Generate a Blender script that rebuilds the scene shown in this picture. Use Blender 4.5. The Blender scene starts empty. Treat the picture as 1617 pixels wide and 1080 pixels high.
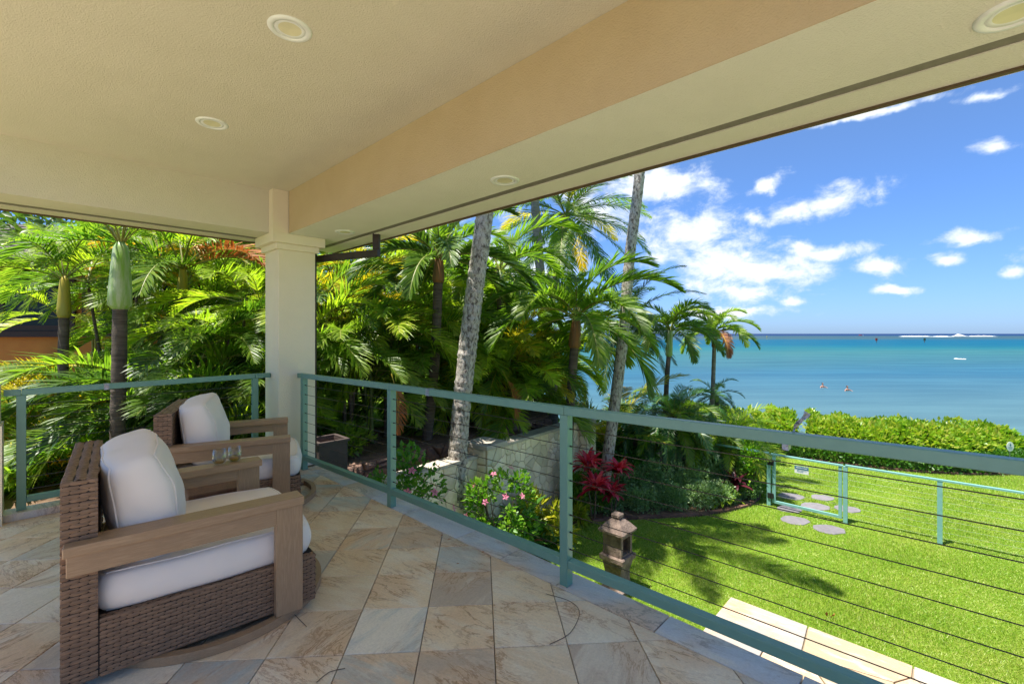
import bpy, math, random
import numpy as np
from mathutils import Vector, Matrix
random.seed(7); np.random.seed(7)
R = math.radians
S = bpy.context.scene
COL = S.collection
# ------------------------------------------------------------------ camera
F, CX, HY, EYE = 720.0, 808.5, 527.0, 1.5
cam = bpy.data.cameras.new('camera'); co = bpy.data.objects.new('camera', cam); COL.objects.link(co)
co.location = (0, 0, EYE); co.rotation_euler = (R(90), 0, 0)
cam.sensor_width = 36; cam.lens = F/1617*36; cam.shift_y = -13/1617; cam.clip_start = .05; cam.clip_end = 60000
S.camera = co
# ------------------------------------------------------------------ light
SUN_EL, SUN_AZ = 74.0, math.degrees(math.atan2(-.955, -.30))
sl = bpy.data.lights.new('sun', 'SUN'); sl.energy = 4.2; sl.angle = R(.53); sl.color = (1, .95, .87)
so = bpy.data.objects.new('sun', sl); COL.objects.link(so)
sd = Vector((math.sin(R(SUN_AZ))*math.cos(R(SUN_EL)), math.cos(R(SUN_AZ))*math.cos(R(SUN_EL)), math.sin(R(SUN_EL))))
so.rotation_euler = sd.to_track_quat('Z', 'Y').to_euler(); so.location = (0, 0, 30)
S.view_settings.view_transform = 'Standard'; S.view_settings.look = 'None'
S.view_settings.exposure = 1.36; S.view_settings.gamma = 1; S.view_settings.use_curve_mapping = False
S.cycles.max_bounces = 8; S.cycles.diffuse_bounces = 5; S.cycles.transmission_bounces = 6
S.cycles.transparent_max_bounces = 8; S.cycles.use_denoising = True
S.cycles.sample_clamp_indirect = 8; S.cycles.caustics_reflective = False; S.cycles.caustics_refractive = False

# node helpers
class NT:
    def __init__(s, tree): s.t = tree; s.n = tree.nodes; s.l = tree.links
    def new(s, typ, ins=None, **kw):
        n = s.n.new(typ)
        for k, v in kw.items(): setattr(n, k, v)
        for k, v in (ins or {}).items():
            i = n.inputs[k]
            if isinstance(v, bpy.types.NodeSocket): s.l.new(v, i)
            else: i.default_value = v
        return n
    def math(s, op, a, b=0.0, c=0.0, clamp=False):
        n = s.new('ShaderNodeMath', {0: a, 1: b, 2: c}, operation=op); n.use_clamp = clamp; return n.outputs[0]
    def vmath(s, op, a, b=(0, 0, 0)):
        n = s.new('ShaderNodeVectorMath', {0: a, 1: b}, operation=op)
        return n.outputs['Value'] if op in ('LENGTH', 'DOT_PRODUCT') else n.outputs[0]
    def ramp(s, fac, stops, interp='LINEAR'):
        n = s.new('ShaderNodeValToRGB', {0: fac}); r = n.color_ramp; r.interpolation = interp
        while len(r.elements) < len(stops): r.elements.new(.5)
        for e, (p, c) in zip(r.elements, stops):
            e.position = p; e.color = (c[0], c[1], c[2], 1)
        return n.outputs[0]
    def noise(s, vec, scale, detail=4, rough=.55, dist=0.0, out=0):
        return s.new('ShaderNodeTexNoise', {'Vector': vec, 'Scale': scale, 'Detail': detail, 'Roughness': rough, 'Distortion': dist}).outputs[out]
    def mixc(s, f, a, b, blend='MIX'):
        n = s.new('ShaderNodeMix', data_type='RGBA', blend_type=blend)
        for i, v in ((0, f), (6, a), (7, b)):
            if isinstance(v, bpy.types.NodeSocket): s.l.new(v, n.inputs[i])
            else: n.inputs[i].default_value = v if i == 0 else (v[0], v[1], v[2], 1)
        return n.outputs[2]
    def smooth(s, v, a, b):
        return s.new('ShaderNodeMapRange', {0: v, 1: a, 2: b}, interpolation_type='SMOOTHSTEP').outputs[0]
# ------------------------------------------------------------------ world: sky with trade-wind clouds
W = bpy.data.worlds.new('World'); S.world = W; W.use_nodes = True
w = NT(W.node_tree); w.n.clear()
sky = w.new('ShaderNodeTexSky', sky_type='NISHITA'); sky.sun_disc = False
sky.sun_elevation = R(SUN_EL); sky.sun_rotation = R(SUN_AZ); sky.altitude = 0; sky.air_density = 1.0; sky.dust_density = .35; sky.ozone_density = 2.2
skyc = w.new('ShaderNodeHueSaturation', {'Hue': .5, 'Saturation': 1.04, 'Value': .86, 'Color': sky.outputs[0]}).outputs[0]
tc = w.new('ShaderNodeTexCoord').outputs['Generated']
sp = w.new('ShaderNodeSeparateXYZ', {0: tc})
skyc = w.mixc(1.0, skyc, w.ramp(sp.outputs[2], [(0, (.38, .59, 1.14)), (.06, (.42, .62, 1.10)), (.25, (.55, .75, 1.08)), (.6, (.98, 1.0, 1.0))]), 'MULTIPLY')
# every cloud is a direction in the sky: azimuth-like and elevation-like tangents
CL = [(1035,292,105,30,0), (1088,372,100,54,0), (1190,425,135,34,0), (1165,458,80,24,0), (1312,318,98,24,.2), (1215,293,26,13,.4),
      (1188,343,28,16,0), (1400,426,44,15,0), (1580,232,36,14,0), (1532,374,58,12,.1), (1500,409,28,10,0), (1255,481,26,9,0),
      (1606,428,22,8,0), (1392,172,130,9,.22), (1425,459,34,7,0), (940,330,70,50,0), (800,420,130,50,0), (640,300,150,60,0),
      (1300,398,66,17,.05), (1560,150,60,9,.2), (1150,490,120,10,0), (1760,400,120,30,0), (1950,300,130,40,0), (2300,430,200,30,0), (300,250,160,60,0)]
px_ = w.math('DIVIDE', sp.outputs[0], w.math('MAXIMUM', sp.outputs[1], .05))
pz_ = w.math('DIVIDE', sp.outputs[2], w.math('MAXIMUM', sp.outputs[1], .05))
front = w.math('GREATER_THAN', sp.outputs[1], .06)
wob = w.noise(tc, 9, 5, .6)
wob2 = w.noise(w.vmath('ADD', tc, (5, 3, 1)), 9, 5, .6)
pxw = w.math('ADD', px_, w.math('MULTIPLY', w.math('SUBTRACT', wob, .5), .10))
pzw = w.math('ADD', pz_, w.math('MULTIPLY', w.math('SUBTRACT', wob2, .5), .07))
mask = None
for (a, b, rx, rz, tilt) in CL:
    dx = w.math('SUBTRACT', pxw, (a-CX)/F); dz = w.math('SUBTRACT', pzw, (HY-b)/F)
    dz = w.math('SUBTRACT', dz, w.math('MULTIPLY', dx, tilt))
    ex = w.math('MULTIPLY', dx, F/rx); ez = w.math('MULTIPLY', dz, F/rz)
    d = w.math('ADD', w.math('MULTIPLY', ex, ex), w.math('MULTIPLY', ez, ez))
    m = w.math('SUBTRACT', 1.0, w.math('SQRT', d))
    mask = m if mask is None else w.math('MAXIMUM', mask, m)
mask = w.math('MULTIPLY', w.math('MAXIMUM', mask, -1.0), front)
# behind the viewer the same kind of scattered clouds
back = w.math('SUBTRACT', w.noise(tc, 3.2, 2, .5), .62)
back = w.math('MULTIPLY', back, w.math('SUBTRACT', 1.0, w.smooth(sp.outputs[1], -.05, .15)))
mask = w.math('ADD', w.math('MULTIPLY', mask, 1.0), w.math('MULTIPLY', back, 4.0))
stretch = w.vmath('MULTIPLY', tc, (1, 1, 1.6))
fine = w.noise(stretch, 15, 9, .64, .25)
dens = w.math('ADD', mask, w.math('MULTIPLY', w.math('SUBTRACT', fine, .46), 3.5))
cov = w.smooth(dens, -.18, 1.05)
shade = w.noise(w.vmath('ADD', stretch, (0, 0, .035)), 14, 6, .6, .3)
cc = w.ramp(w.math('ADD', w.math('MULTIPLY', dens, .42), w.math('MULTIPLY', shade, .55)), [(.22, (3.3, 4.1, 5.5)), (.48, (4.7, 5.15, 5.8)), (.8, (6.0, 6.05, 6.1))])
up = w.smooth(sp.outputs[2], -.01, .03)
cov = w.math('MULTIPLY', cov, up)
final = w.mixc(w.math('MULTIPLY', cov, .93), skyc, cc)
bg = w.new('ShaderNodeBackground', {'Color': final, 'Strength': .083})
w.l.new(bg.outputs[0], w.new('ShaderNodeOutputWorld').inputs[0])

# ------------------------------------------------------------------ materials
def mat(name, c1, c2=None, scale=6, rough=.6, bump=0, bscale=60, stretch=(1, 1, 1), spec=.4, metal=0, rnd=0, bdet=4, stops=None, coat=0, pos=False, dist=0, ndet=4):
    m = bpy.data.materials.new(name); m.use_nodes = True; t = NT(m.node_tree); t.n.clear()
    tcn = t.new('ShaderNodeTexCoord'); v = tcn.outputs['Object']
    if pos: v = t.new('ShaderNodeNewGeometry').outputs['Position']
    oi = t.new('ShaderNodeObjectInfo').outputs['Random']
    off = t.new('ShaderNodeCombineXYZ', {0: t.math('MULTIPLY', oi, 37.0), 1: t.math('MULTIPLY', oi, 91.0), 2: 0.0}).outputs[0]
    vv = t.vmath('MULTIPLY', v, stretch)
    if rnd: vv = t.vmath('ADD', vv, off)
    if c2 is None: c2 = tuple(x*.82 for x in c1)
    nz = t.noise(vv, scale, ndet, .6, dist)
    col = t.ramp(nz, stops or [(.3, c1), (.7, c2)])
    if rnd:
        k = t.math('ADD', 1-rnd, t.math('MULTIPLY', oi, 2*rnd))
        col = t.mixc(1.0, col, t.new('ShaderNodeCombineColor', {0: k, 1: k, 2: k}).outputs[0], 'MULTIPLY')
    b = t.new('ShaderNodeBsdfPrincipled', {'Base Color': col, 'Roughness': rough, 'Metallic': metal, 'Specular IOR Level': spec, 'Coat Weight': coat})
    if bump:
        h = t.noise(vv, bscale, bdet, .6)
        t.l.new(t.new('ShaderNodeBump', {'Strength': 1.0, 'Distance': bump, 'Height': h}).outputs[0], b.inputs['Normal'])
    t.l.new(b.outputs[0], t.new('ShaderNodeOutputMaterial').inputs[0])
    m['t'] = 1
    return m
def leafmat(name, cs, transl=.42, rough=.4, tcol=None, spec=.5):
    m = bpy.data.materials.new(name); m.use_nodes = True; t = NT(m.node_tree); t.n.clear()
    g = t.new('ShaderNodeNewGeometry'); oi = t.new('ShaderNodeObjectInfo').outputs['Random']
    ri = g.outputs['Random Per Island']
    f = t.math('ADD', t.math('MULTIPLY', ri, .5), t.math('MULTIPLY', oi, .5))
    n = t.noise(g.outputs['Position'], 1.3, 2)
    f = t.math('ADD', t.math('MULTIPLY', f, .75), t.math('MULTIPLY', n, .28), clamp=True)
    st = [(i/(len(cs)-1)*.7+.15, c) for i, c in enumerate(cs)]
    col = t.ramp(f, st)
    b = t.new('ShaderNodeBsdfPrincipled', {'Base Color': col, 'Roughness': rough, 'Specular IOR Level': spec})
    tm = t.mixc(1.0, col, tcol or (1.55, 1.75, .7), 'MULTIPLY')
    tr = t.new('ShaderNodeBsdfTranslucent', {'Color': tm})
    mx = t.new('ShaderNodeMixShader', {0: transl, 1: b.outputs[0], 2: tr.outputs[0]})
    t.l.new(mx.outputs[0], t.new('ShaderNodeOutputMaterial').inputs[0])
    return m
MT = {}
MT['stucco'] = mat('stucco', (.655, .62, .495), (.625, .59, .465), 3, .85, .006, 120, spec=.15)
MT['stucco2'] = mat('stucco_soffit', (.74, .73, .63), (.70, .69, .59), 3, .85, .006, 120, spec=.15)
MT['stuccoc'] = mat('stucco_column', (.80, .73, .56), (.77, .70, .52), 3, .85, .004, 130, spec=.15)
MT['trim'] = mat('brown_trim', (.10, .065, .03), None, 6, .6)
MT['strip'] = mat('grey_strip', (.21, .19, .16), (.16, .145, .12), 20, .6)
MT['dark'] = mat('dark_steel', (.045, .032, .025), (.03, .022, .018), 12, .5, .001, 80)
MT['teal'] = mat('teal_paint', (.155, .31, .245), (.14, .285, .22), 14, .38, .0006, 60, spec=.5)
MT['tealf'] = mat('teal_fence_paint', (.22, .44, .40), (.18, .38, .35), 14, .45)
MT['cable'] = mat('steel_cable', (.10, .09, .08), (.06, .05, .045), 50, .4, metal=.7)
MT['cablel'] = mat('bright_steel_cable', (.38, .40, .38), None, 50, .35, metal=.6)
MT['lampw'] = mat('lamp_white', (.84, .87, .84), None, 8, .4)
MT['lens'] = mat('lamp_lens', (.78, .74, .50), None, 8, .25)
MT['wick'] = mat('wicker_strand', (.30, .18, .105), (.15, .09, .055), 22, .45, .0015, 150, (1, 1, 6), rnd=0)
MT['wickd'] = mat('wicker_core', (.03, .02, .015), None, 8, .8)
MT['wood'] = mat('arm_wood', (.30, .19, .105), (.205, .125, .068), 7, .42, .0006, 60, (1, 14, 14), stops=[(.3, (.42, .28, .165)), (.5, (.33, .21, .12)), (.62, (.40, .26, .15)), (.75, (.27, .17, .10))])
MT['teak'] = mat('stump_wood', (.22, .10, .045), (.10, .045, .02), 5, .5, .001, 40, (8, 8, 1), dist=1.5)
MT['cush'] = mat('cushion_fabric', (.90, .81, .73), (.87, .78, .70), 4, .9, .0012, 900, spec=.1)
MT['grout'] = mat('grout', (.34, .26, .18), (.24, .18, .12), 30, .9)
MT['bounce_flat'] = mat('bounce_stone', (.60, .50, .38), (.52, .43, .32), 3, .9)
MT['soil'] = mat('soil_mulch', (.24, .15, .09), (.12, .075, .045), 9, .95, .03, 30, pos=True)
MT['conc'] = mat('path_dirt', (.30, .24, .16), (.2, .16, .1), 9, .95, .01, 30)
MT['edge'] = mat('edging_brick', (.20, .10, .07), (.10, .055, .04), 9, .9, .006, 30, rnd=.3)
MT['cap'] = mat('cap_stone', (.52, .47, .39), (.40, .35, .28), 7, .8, .006, 50, rnd=.1)
MT['cream'] = mat('cream_stone', (.86, .75, .55), (.74, .62, .43), 6, .85, .02, 14, rnd=.22)
MT['mortar'] = mat('mortar', (.50, .38, .23), None, 20, .95, .004, 60)
MT['lava'] = mat('lava_rock', (.34, .21, .15), (.18, .11, .085), 7, .95, .03, 22, rnd=.35)
MT['lantern'] = mat('weathered_stone', (.27, .20, .16), (.10, .072, .058), 11, .95, .012, 50, ndet=8)
MT['step'] = mat('stepping_slate', (.21, .195, .21), (.15, .14, .15), 9, .8, .006, 40, rnd=.15)
MT['orange'] = mat('orange_stucco', (.62, .27, .06), (.55, .22, .05), 3, .9, .003, 100)
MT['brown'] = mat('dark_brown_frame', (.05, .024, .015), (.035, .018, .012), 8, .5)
MT['shingle'] = mat('shingle', (.15, .12, .12), (.08, .065, .065), 4, .85, .01, 40, rnd=.4)
MT['glassd'] = mat('dark_window', (.012, .022, .022), None, 3, .12, spec=.25)
MT['black'] = mat('black_metal', (.02, .02, .02), None, 8, .4)
MT['white'] = mat('white_sign', (.75, .76, .76), None, 8, .5)
MT['blue'] = mat('blue_print', (.03, .16, .27), None, 8, .5)
MT['foil'] = mat('silver_foil', (.42, .43, .46), (.3, .3, .32), 40, .3, .01, 50, metal=.8)
MT['planter'] = mat('planter', (.075, .055, .05), (.055, .04, .036), 8, .55)
MT['trunk_c'] = mat('coconut_bark', (.40, .36, .31), (.06, .05, .045), 16, .95, .02, 26, (1.6, 1.6, .8), stops=[(.40, (.50, .46, .40)), (.52, (.36, .32, .27)), (.62, (.10, .08, .065))], ndet=9, bdet=6, dist=.6)
MT['trunk_d'] = mat('dark_ringed_bark', (.16, .125, .10), (.06, .045, .035), 5, .95, .01, 16, (.7, .7, 7))
MT['trunk_l'] = mat('pale_bark', (.33, .295, .24), (.13, .11, .085), 6, .95, .01, 16, (.8, .8, 5))
MT['stem_y'] = mat('yellow_cane', (.30, .26, .06), (.20, .17, .04), 5, .6, 0, 16, (.6, .6, 5))
MT['stem_g'] = mat('green_cane', (.14, .19, .05), (.09, .11, .035), 5, .6, 0, 16, (.6, .6, 5))
MT['shaft_g'] = mat('green_crownshaft', (.24, .36, .14), (.20, .34, .05), 5, .45, .001, 40, (3, 3, .5), stops=[(.35, (.46, .52, .34)), (.52, (.30, .42, .16)), (.66, (.20, .38, .04))])
MT['shaft_y'] = mat('yellow_crownshaft', (.42, .30, .03), (.30, .30, .06), 3, .5, 0, 40, (3, 3, .5))
MT['shaft_b'] = mat('brown_crownshaft', (.30, .12, .04), (.14, .09, .04), 5, .6, .002, 30, (4, 4, .5))
MT['rach'] = mat('rachis', (.16, .20, .04), (.24, .20, .04), 3, .5)
MT['rachy'] = mat('yellow_rachis', (.42, .30, .03), None, 3, .5)
MT['twig'] = mat('twig_bark', (.16, .11, .08), (.09, .06, .045), 20, .9)
LF = {}
LF['green'] = leafmat('palm_green', [(.07, .15, .02), (.14, .235, .025), (.28, .36, .045)], .55)
LF['dark'] = leafmat('palm_dark_green', [(.03, .08, .022), (.06, .125, .025), (.12, .19, .03)], .3)
LF['lime'] = leafmat('palm_lime', [(.16, .27, .025), (.30, .40, .03), (.48, .50, .06)], .56)
LF['yellow'] = leafmat('palm_yellow', [(.26, .34, .03), (.46, .46, .04), (.66, .52, .06)], .55, tcol=(1.5, 1.3, .4))
LF['gold'] = leafmat('palm_gold', [(.42, .36, .03), (.62, .44, .04), (.62, .34, .04)], .55, tcol=(1.5, 1.2, .4))
LF['brown'] = leafmat('palm_dead', [(.30, .11, .03), (.42, .16, .05), (.22, .12, .06)], .35, .8, (1.4, 1.0, .6))
LF['blue'] = leafmat('date_green', [(.03, .10, .035), (.05, .14, .045), (.09, .19, .05)], .3)
LF['hedge'] = leafmat('hedge_lime', [(.05, .17, .012), (.13, .29, .018), (.26, .37, .03), (.45, .42, .08)], .35, .35)
LF['hedged'] = leafmat('hedge_green', [(.025, .10, .012), (.05, .16, .015), (.10, .22, .02)], .3, .4)
LF['thick'] = leafmat('thicket', [(.035, .085, .014), (.08, .15, .018), (.18, .24, .03)], .35)
LF['silver'] = leafmat('silver_shrub', [(.12, .22, .08), (.22, .34, .14), (.34, .44, .22)], .35)
LF['bright'] = leafmat('bright_shrub', [(.035, .14, .012), (.09, .25, .018), (.22, .36, .03)], .35)
LF['croton'] = leafmat('croton', [(.16, .24, .015), (.36, .36, .02), (.50, .42, .03)], .35)
LF['broad'] = leafmat('broad_leaf', [(.025, .10, .02), (.05, .16, .025), (.10, .22, .03)], .3, .3)
LF['red'] = leafmat('ti_red', [(.36, .02, .04), (.70, .05, .10), (.85, .22, .26)], .4, .35, (1.5, .8, .8))
LF['redd'] = leafmat('ti_dark_red', [(.10, .01, .02), (.24, .016, .035), (.38, .03, .05)], .25, .35, (1.5, .8, .8))
LF['purp'] = leafmat('ti_purple', [(.03, .006, .014), (.07, .010, .02), (.12, .02, .03)], .2, .35, (1.5, .8, .8))
LF['pink'] = leafmat('pink_petal', [(.75, .22, .38), (.85, .30, .45), (.8, .4, .5)], .35, .6, (1.1, .9, .9))
LF['gyel'] = leafmat('yellow_leaf', [(.6, .35, .02), (.7, .45, .03), (.7, .5, .05)], .35, .6, (1.1, 1, .5))
LF['grass'] = leafmat('grass_blade', [(.13, .25, .02), (.20, .33, .028), (.32, .40, .06), (.44, .42, .14)], .35, .5)

# quartzite: every piece draws its own tone and veins
def quartz(name, palette, vein=(.34, .15, .055), bright=1.0, vs=1.0):
    m = bpy.data.materials.new(name); m.use_nodes = True; t = NT(m.node_tree); t.n.clear()
    v = t.new('ShaderNodeTexCoord').outputs['Object']; oi = t.new('ShaderNodeObjectInfo').outputs['Random']
    off = t.new('ShaderNodeCombineXYZ', {0: t.math('MULTIPLY', oi, 53.0), 1: t.math('MULTIPLY', oi, 131.0), 2: t.math('MULTIPLY', oi, 17.0)}).outputs[0]
    rot = t.new('ShaderNodeVectorRotate', {'Vector': v, 'Angle': .55}, rotation_type='Z_AXIS').outputs[0]
    p = t.vmath('ADD', rot, off)
    st = t.vmath('MULTIPLY', p, (1.0, 3.4, 1.0))
    n1 = t.noise(st, 2.6*vs, 7, .62, .5)
    n2 = t.noise(p, 2.1*vs, 3, .5, .4)
    tone = t.ramp(t.math('FRACT', t.math('MULTIPLY', oi, 7.31)), [(i/len(palette), c) for i, c in enumerate(palette)], 'CONSTANT')
    tone2 = t.ramp(t.math('FRACT', t.math('MULTIPLY', oi, 3.77)), [(i/len(palette), c) for i, c in enumerate(palette[::-1])], 'CONSTANT')
    tone = t.mixc(t.math('MULTIPLY', t.smooth(t.noise(st, 1.5*vs, 6, .65, .9), .44, .58), .6), tone, tone2)
    tone = t.mixc(t.math('MULTIPLY', t.smooth(n2, .42, .68), .7), tone, tuple(x*bright for x in (.72, .46, .26)))
    tone = t.mixc(t.math('MULTIPLY', t.smooth(n1, .50, .70), .55), tone, tuple(x*bright for x in (.84, .75, .60)))
    vn = t.math('ABSOLUTE', t.math('SUBTRACT', t.noise(st, 2.3*vs, 8, .68, 1.2), .5))
    tone = t.mixc(t.math('MULTIPLY', t.math('SUBTRACT', 1.0, t.smooth(vn, .0, .03)), t.math('MULTIPLY', t.smooth(n2, .38, .6), .7)), tone, vein)
    gr = t.noise(p, 90, 4, .7)
    tone = t.mixc(.35, tone, t.ramp(gr, [(.3, (.75, .75, .75)), (.7, (1.35, 1.35, 1.35))]), 'MULTIPLY')
    b = t.new('ShaderNodeBsdfPrincipled', {'Base Color': tone, 'Roughness': t.math('ADD', .24, t.math('MULTIPLY', n1, .3)), 'Specular IOR Level': .6})
    h = t.math('ADD', t.math('MULTIPLY', n1, 1.0), t.math('MULTIPLY', t.noise(st, 22, 6, .7, .5), .5))
    t.l.new(t.new('ShaderNodeBump', {'Strength': 1.0, 'Distance': .008, 'Height': h}).outputs[0], b.inputs['Normal'])
    t.l.new(b.outputs[0], t.new('ShaderNodeOutputMaterial').inputs[0])
    return m
MT['tile'] = quartz('quartzite_tile', [(.80, .69, .53), (.74, .54, .36), (.62, .57, .48), (.86, .76, .61), (.56, .43, .32), (.76, .59, .40), (.46, .50, .48), (.84, .65, .43)])
MT['coping'] = quartz('grey_quartzite', [(.62, .60, .59), (.55, .54, .54), (.64, .60, .55), (.54, .51, .49)], (.26, .18, .13))
MT['patio'] = quartz('pale_flagstone', [(.44, .35, .24), (.48, .40, .30), (.40, .31, .20), (.34, .31, .28)], (.40, .26, .13), .82)

# ------------------------------------------------------------------ geometry helpers
UH = Vector((-.722, .692, 0)).normalized(); VH = Vector((.692, .722, 0)).normalized()
def H(u, v, z=0): return UH*u + VH*v + Vector((0, 0, z))
def PX(x, y, D): return Vector(((x-CX)/F*D, D, EYE-(y-HY)/F*D))
def PG(x, D, z): return Vector(((x-CX)/F*D, D, z))
def YD(y, z): return (EYE-z)*F/(y-HY)
class G:
    def __init__(s): s.v = []; s.f = []; s.m = []
    def add(s, vs, fs, mi=0):
        o = len(s.v); s.v += [tuple(p) for p in vs]; s.f += [tuple(i+o for i in f) for f in fs]; s.m += [mi]*len(fs)
    def prism(s, poly, z0, z1, ch=0, mi=0):
        n = len(poly); P = [Vector((p[0], p[1], 0)) for p in poly]
        if sum(P[i].x*P[(i+1) % n].y-P[(i+1) % n].x*P[i].y for i in range(n)) < 0: P.reverse()
        zs = [(0, z0)] + ([(0, z1-ch), (ch, z1)] if ch else [(0, z1)])
        V = []
        for ins, z in zs:
            q = inset(P, ins) if ins else P
            V += [(p.x, p.y, z) for p in q]
        L = len(zs); fs = [tuple(range(n))[::-1], tuple(range((L-1)*n, L*n))]
        for k in range(L-1):
            for i in range(n):
                j = (i+1) % n; fs.append((k*n+i, k*n+j, (k+1)*n+j, (k+1)*n+i))
        s.add(V, fs, mi)
    def box(s, a, b, mi=0, M=None):
        x0, y0, z0 = a; x1, y1, z1 = b
        vs = [Vector(p) for p in ((x0,y0,z0),(x1,y0,z0),(x1,y1,z0),(x0,y1,z0),(x0,y0,z1),(x1,y0,z1),(x1,y1,z1),(x0,y1,z1))]
        if M: vs = [M(p) for p in vs]
        s.add(vs, [(3,2,1,0),(4,5,6,7),(0,1,5,4),(1,2,6,5),(2,3,7,6),(3,0,4,7)], mi)
    def bar(s, p, q, w_, h_, mi=0):
        p = Vector(p); q = Vector(q); d = (q-p).normalized()
        sx = d.cross(Vector((0, 0, 1)))
        sx = sx.normalized() if sx.length > .05 else Vector((1, 0, 0))
        up_ = sx.cross(d).normalized()
        vs = [c+sx*a*w_/2+up_*b*h_/2 for c in (p, q) for a, b in ((-1,-1),(1,-1),(1,1),(-1,1))]
        s.add(vs, [(0,1,2,3),(7,6,5,4),(0,4,5,1),(1,5,6,2),(2,6,7,3),(3,7,4,0)], mi)
    def tube(s, pts, rs, n=8, mi=0, cap=True):
        pts = [Vector(p) for p in pts]; 
        if not hasattr(rs, '__len__'): rs = [rs]*len(pts)
        V = []; a = None
        for i, p in enumerate(pts):
            d = (pts[min(i+1, len(pts)-1)]-pts[max(i-1, 0)]).normalized()
            a = d.orthogonal().normalized() if a is None else (a-d*a.dot(d)).normalized()
            b = d.cross(a)
            V += [p+(a*math.cos(t)+b*math.sin(t))*rs[i] for t in (2*math.pi*k/n for k in range(n))]
        fs = [(i*n+k, i*n+(k+1) % n, (i+1)*n+(k+1) % n, (i+1)*n+k) for i in range(len(pts)-1) for k in range(n)]
        if cap: fs += [tuple(range(n))[::-1], tuple(range((len(pts)-1)*n, len(pts)*n))]
        s.add(V, fs, mi)
    def lathe(s, prof, n=32, c=(0, 0, 0), mi=0):
        V = []; c = Vector(c)
        for r, z in prof: V += [c+Vector((r*math.cos(2*math.pi*k/n), r*math.sin(2*math.pi*k/n), z)) for k in range(n)]
        fs = [(i*n+k, i*n+(k+1) % n, (i+1)*n+(k+1) % n, (i+1)*n+k) for i in range(len(prof)-1) for k in range(n)]
        s.add(V, fs, mi)
    def mesh(s, name, mats, smooth=False):
        me = bpy.data.meshes.new(name); me.from_pydata(s.v, [], s.f)
        for m in (mats if isinstance(mats, (list, tuple)) else [mats]): me.materials.append(m)
        if any(s.m): me.polygons.foreach_set('material_index', s.m)
        if smooth: me.polygons.foreach_set('use_smooth', [True]*len(s.f))
        me.update(); return me
def inset(P, d):
    n = len(P); out = []
    for i in range(n):
        a, b, c = P[i-1], P[i], P[(i+1) % n]
        e1 = (b-a).normalized(); e2 = (c-b).normalized()
        n1 = Vector((-e1.y, e1.x, 0)); n2 = Vector((-e2.y, e2.x, 0))
        m = n1+n2
        if m.length < 1e-3: out.append(b+n1*d); continue
        m.normalize(); k = min(2.5, 1/max(.3, m.dot(n1))); out.append(b+m*d*k)
    return out
def clip(poly, p, n_):
    out = []; m = len(poly)
    for i in range(m):
        a, b = poly[i], poly[(i+1) % m]
        da, db = (a-p).dot(n_), (b-p).dot(n_)
        if da <= 0: out.append(a)
        if (da < 0 < db) or (db < 0 < da): out.append(a+(b-a)*(da/(da-db)))
    return out
def area(P): return abs(sum(P[i].x*P[(i+1) % len(P)].y-P[(i+1) % len(P)].x*P[i].y for i in range(len(P))))/2
def voronoi(wd, ht, n, seed, relax=2):
    rg = random.Random(seed); pts = [Vector((rg.uniform(0, wd), rg.uniform(0, ht), 0)) for _ in range(n)]
    box = [Vector((0, 0, 0)), Vector((wd, 0, 0)), Vector((wd, ht, 0)), Vector((0, ht, 0))]
    for it in range(relax+1):
        cells = []
        for i, p in enumerate(pts):
            poly = box
            for j in sorted(range(n), key=lambda k: (pts[k]-p).length_squared)[1:18]:
                q = pts[j]; poly = clip(poly, (p+q)/2, (q-p).normalized())
                if len(poly) < 3: break
            if len(poly) >= 3: cells.append(poly)
        if it < relax: pts = [sum(c, Vector())/len(c) for c in cells]; n = len(pts)
    return cells
def ob(name, me, parent=None, loc=(0, 0, 0), rot=None, sc=None, kind=None, label=None):
    o = bpy.data.objects.new(name, me); COL.objects.link(o); o.location = loc
    if rot is not None: o.rotation_euler = rot
    if sc is not None: o.scale = sc if hasattr(sc, '__len__') else (sc, sc, sc)
    if parent: o.parent = parent
    if kind: o['kind'] = kind
    if label: o['label'] = label
    return o
def tag(o, label, cat, group=None):
    o['label'] = label; o['category'] = cat
    if group: o['group'] = group
    return o
def thing(name, label, cat, loc=(0, 0, 0), rz=0, group=None):
    o = bpy.data.objects.new(name, None); COL.objects.link(o); o.location = loc; o.rotation_euler = (0, 0, rz)
    o.empty_display_size = .2
    return tag(o, label, cat, group)
def copytree(o, parent=None):
    c = o.copy(); COL.objects.link(c)
    if parent: c.parent = parent
    for ch in list(o.children): copytree(ch, c)
    return c
def bevel(o, wd=.004, seg=2):
    m = o.modifiers.new('bevel', 'BEVEL'); m.width = wd; m.segments = seg; m.limit_method = 'ANGLE'; m.angle_limit = R(40); return o
def setmat(o, m, i=0):
    sl_ = o.material_slots[i]; sl_.link = 'OBJECT'; sl_.material = m

# ================================================================== LARGE STRUCTURE
LAWN = -2.2; SEA = -3.3; TERR = -.42
CEIL, SOF = 3.045, 2.59
def HB(g, u0, u1, v0, v1, z0, z1, mi=0): g.box((u0, v0, z0), (u1, v1, z1), mi, lambda p: H(p.x, p.y, p.z))
g = G(); HB(g, -.5, 5.32, -1.06, 1.92, CEIL, CEIL+.2)
ob('ceiling', g.mesh('ceiling', MT['stucco']), kind='structure')
g = G(); HB(g, -.5, 5.90, 1.905, 2.475, SOF, 3.35); HB(g, -.5, 6.0, 2.555, 2.775, SOF, 3.35); HB(g, -.5, 6.0, 2.475, 2.555, SOF+.006, 3.35, 1)
HB(g, -.5, 6.03, 2.775, 2.80, SOF-.012, 3.35, 2); HB(g, -.5, 6.05, 2.80, 2.825, SOF-.004, 3.40, 0)
ob('roof_beam_sea_side', g.mesh('sea_beam', [MT['stucco2'], MT['strip'], MT['trim']]), kind='structure')
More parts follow.
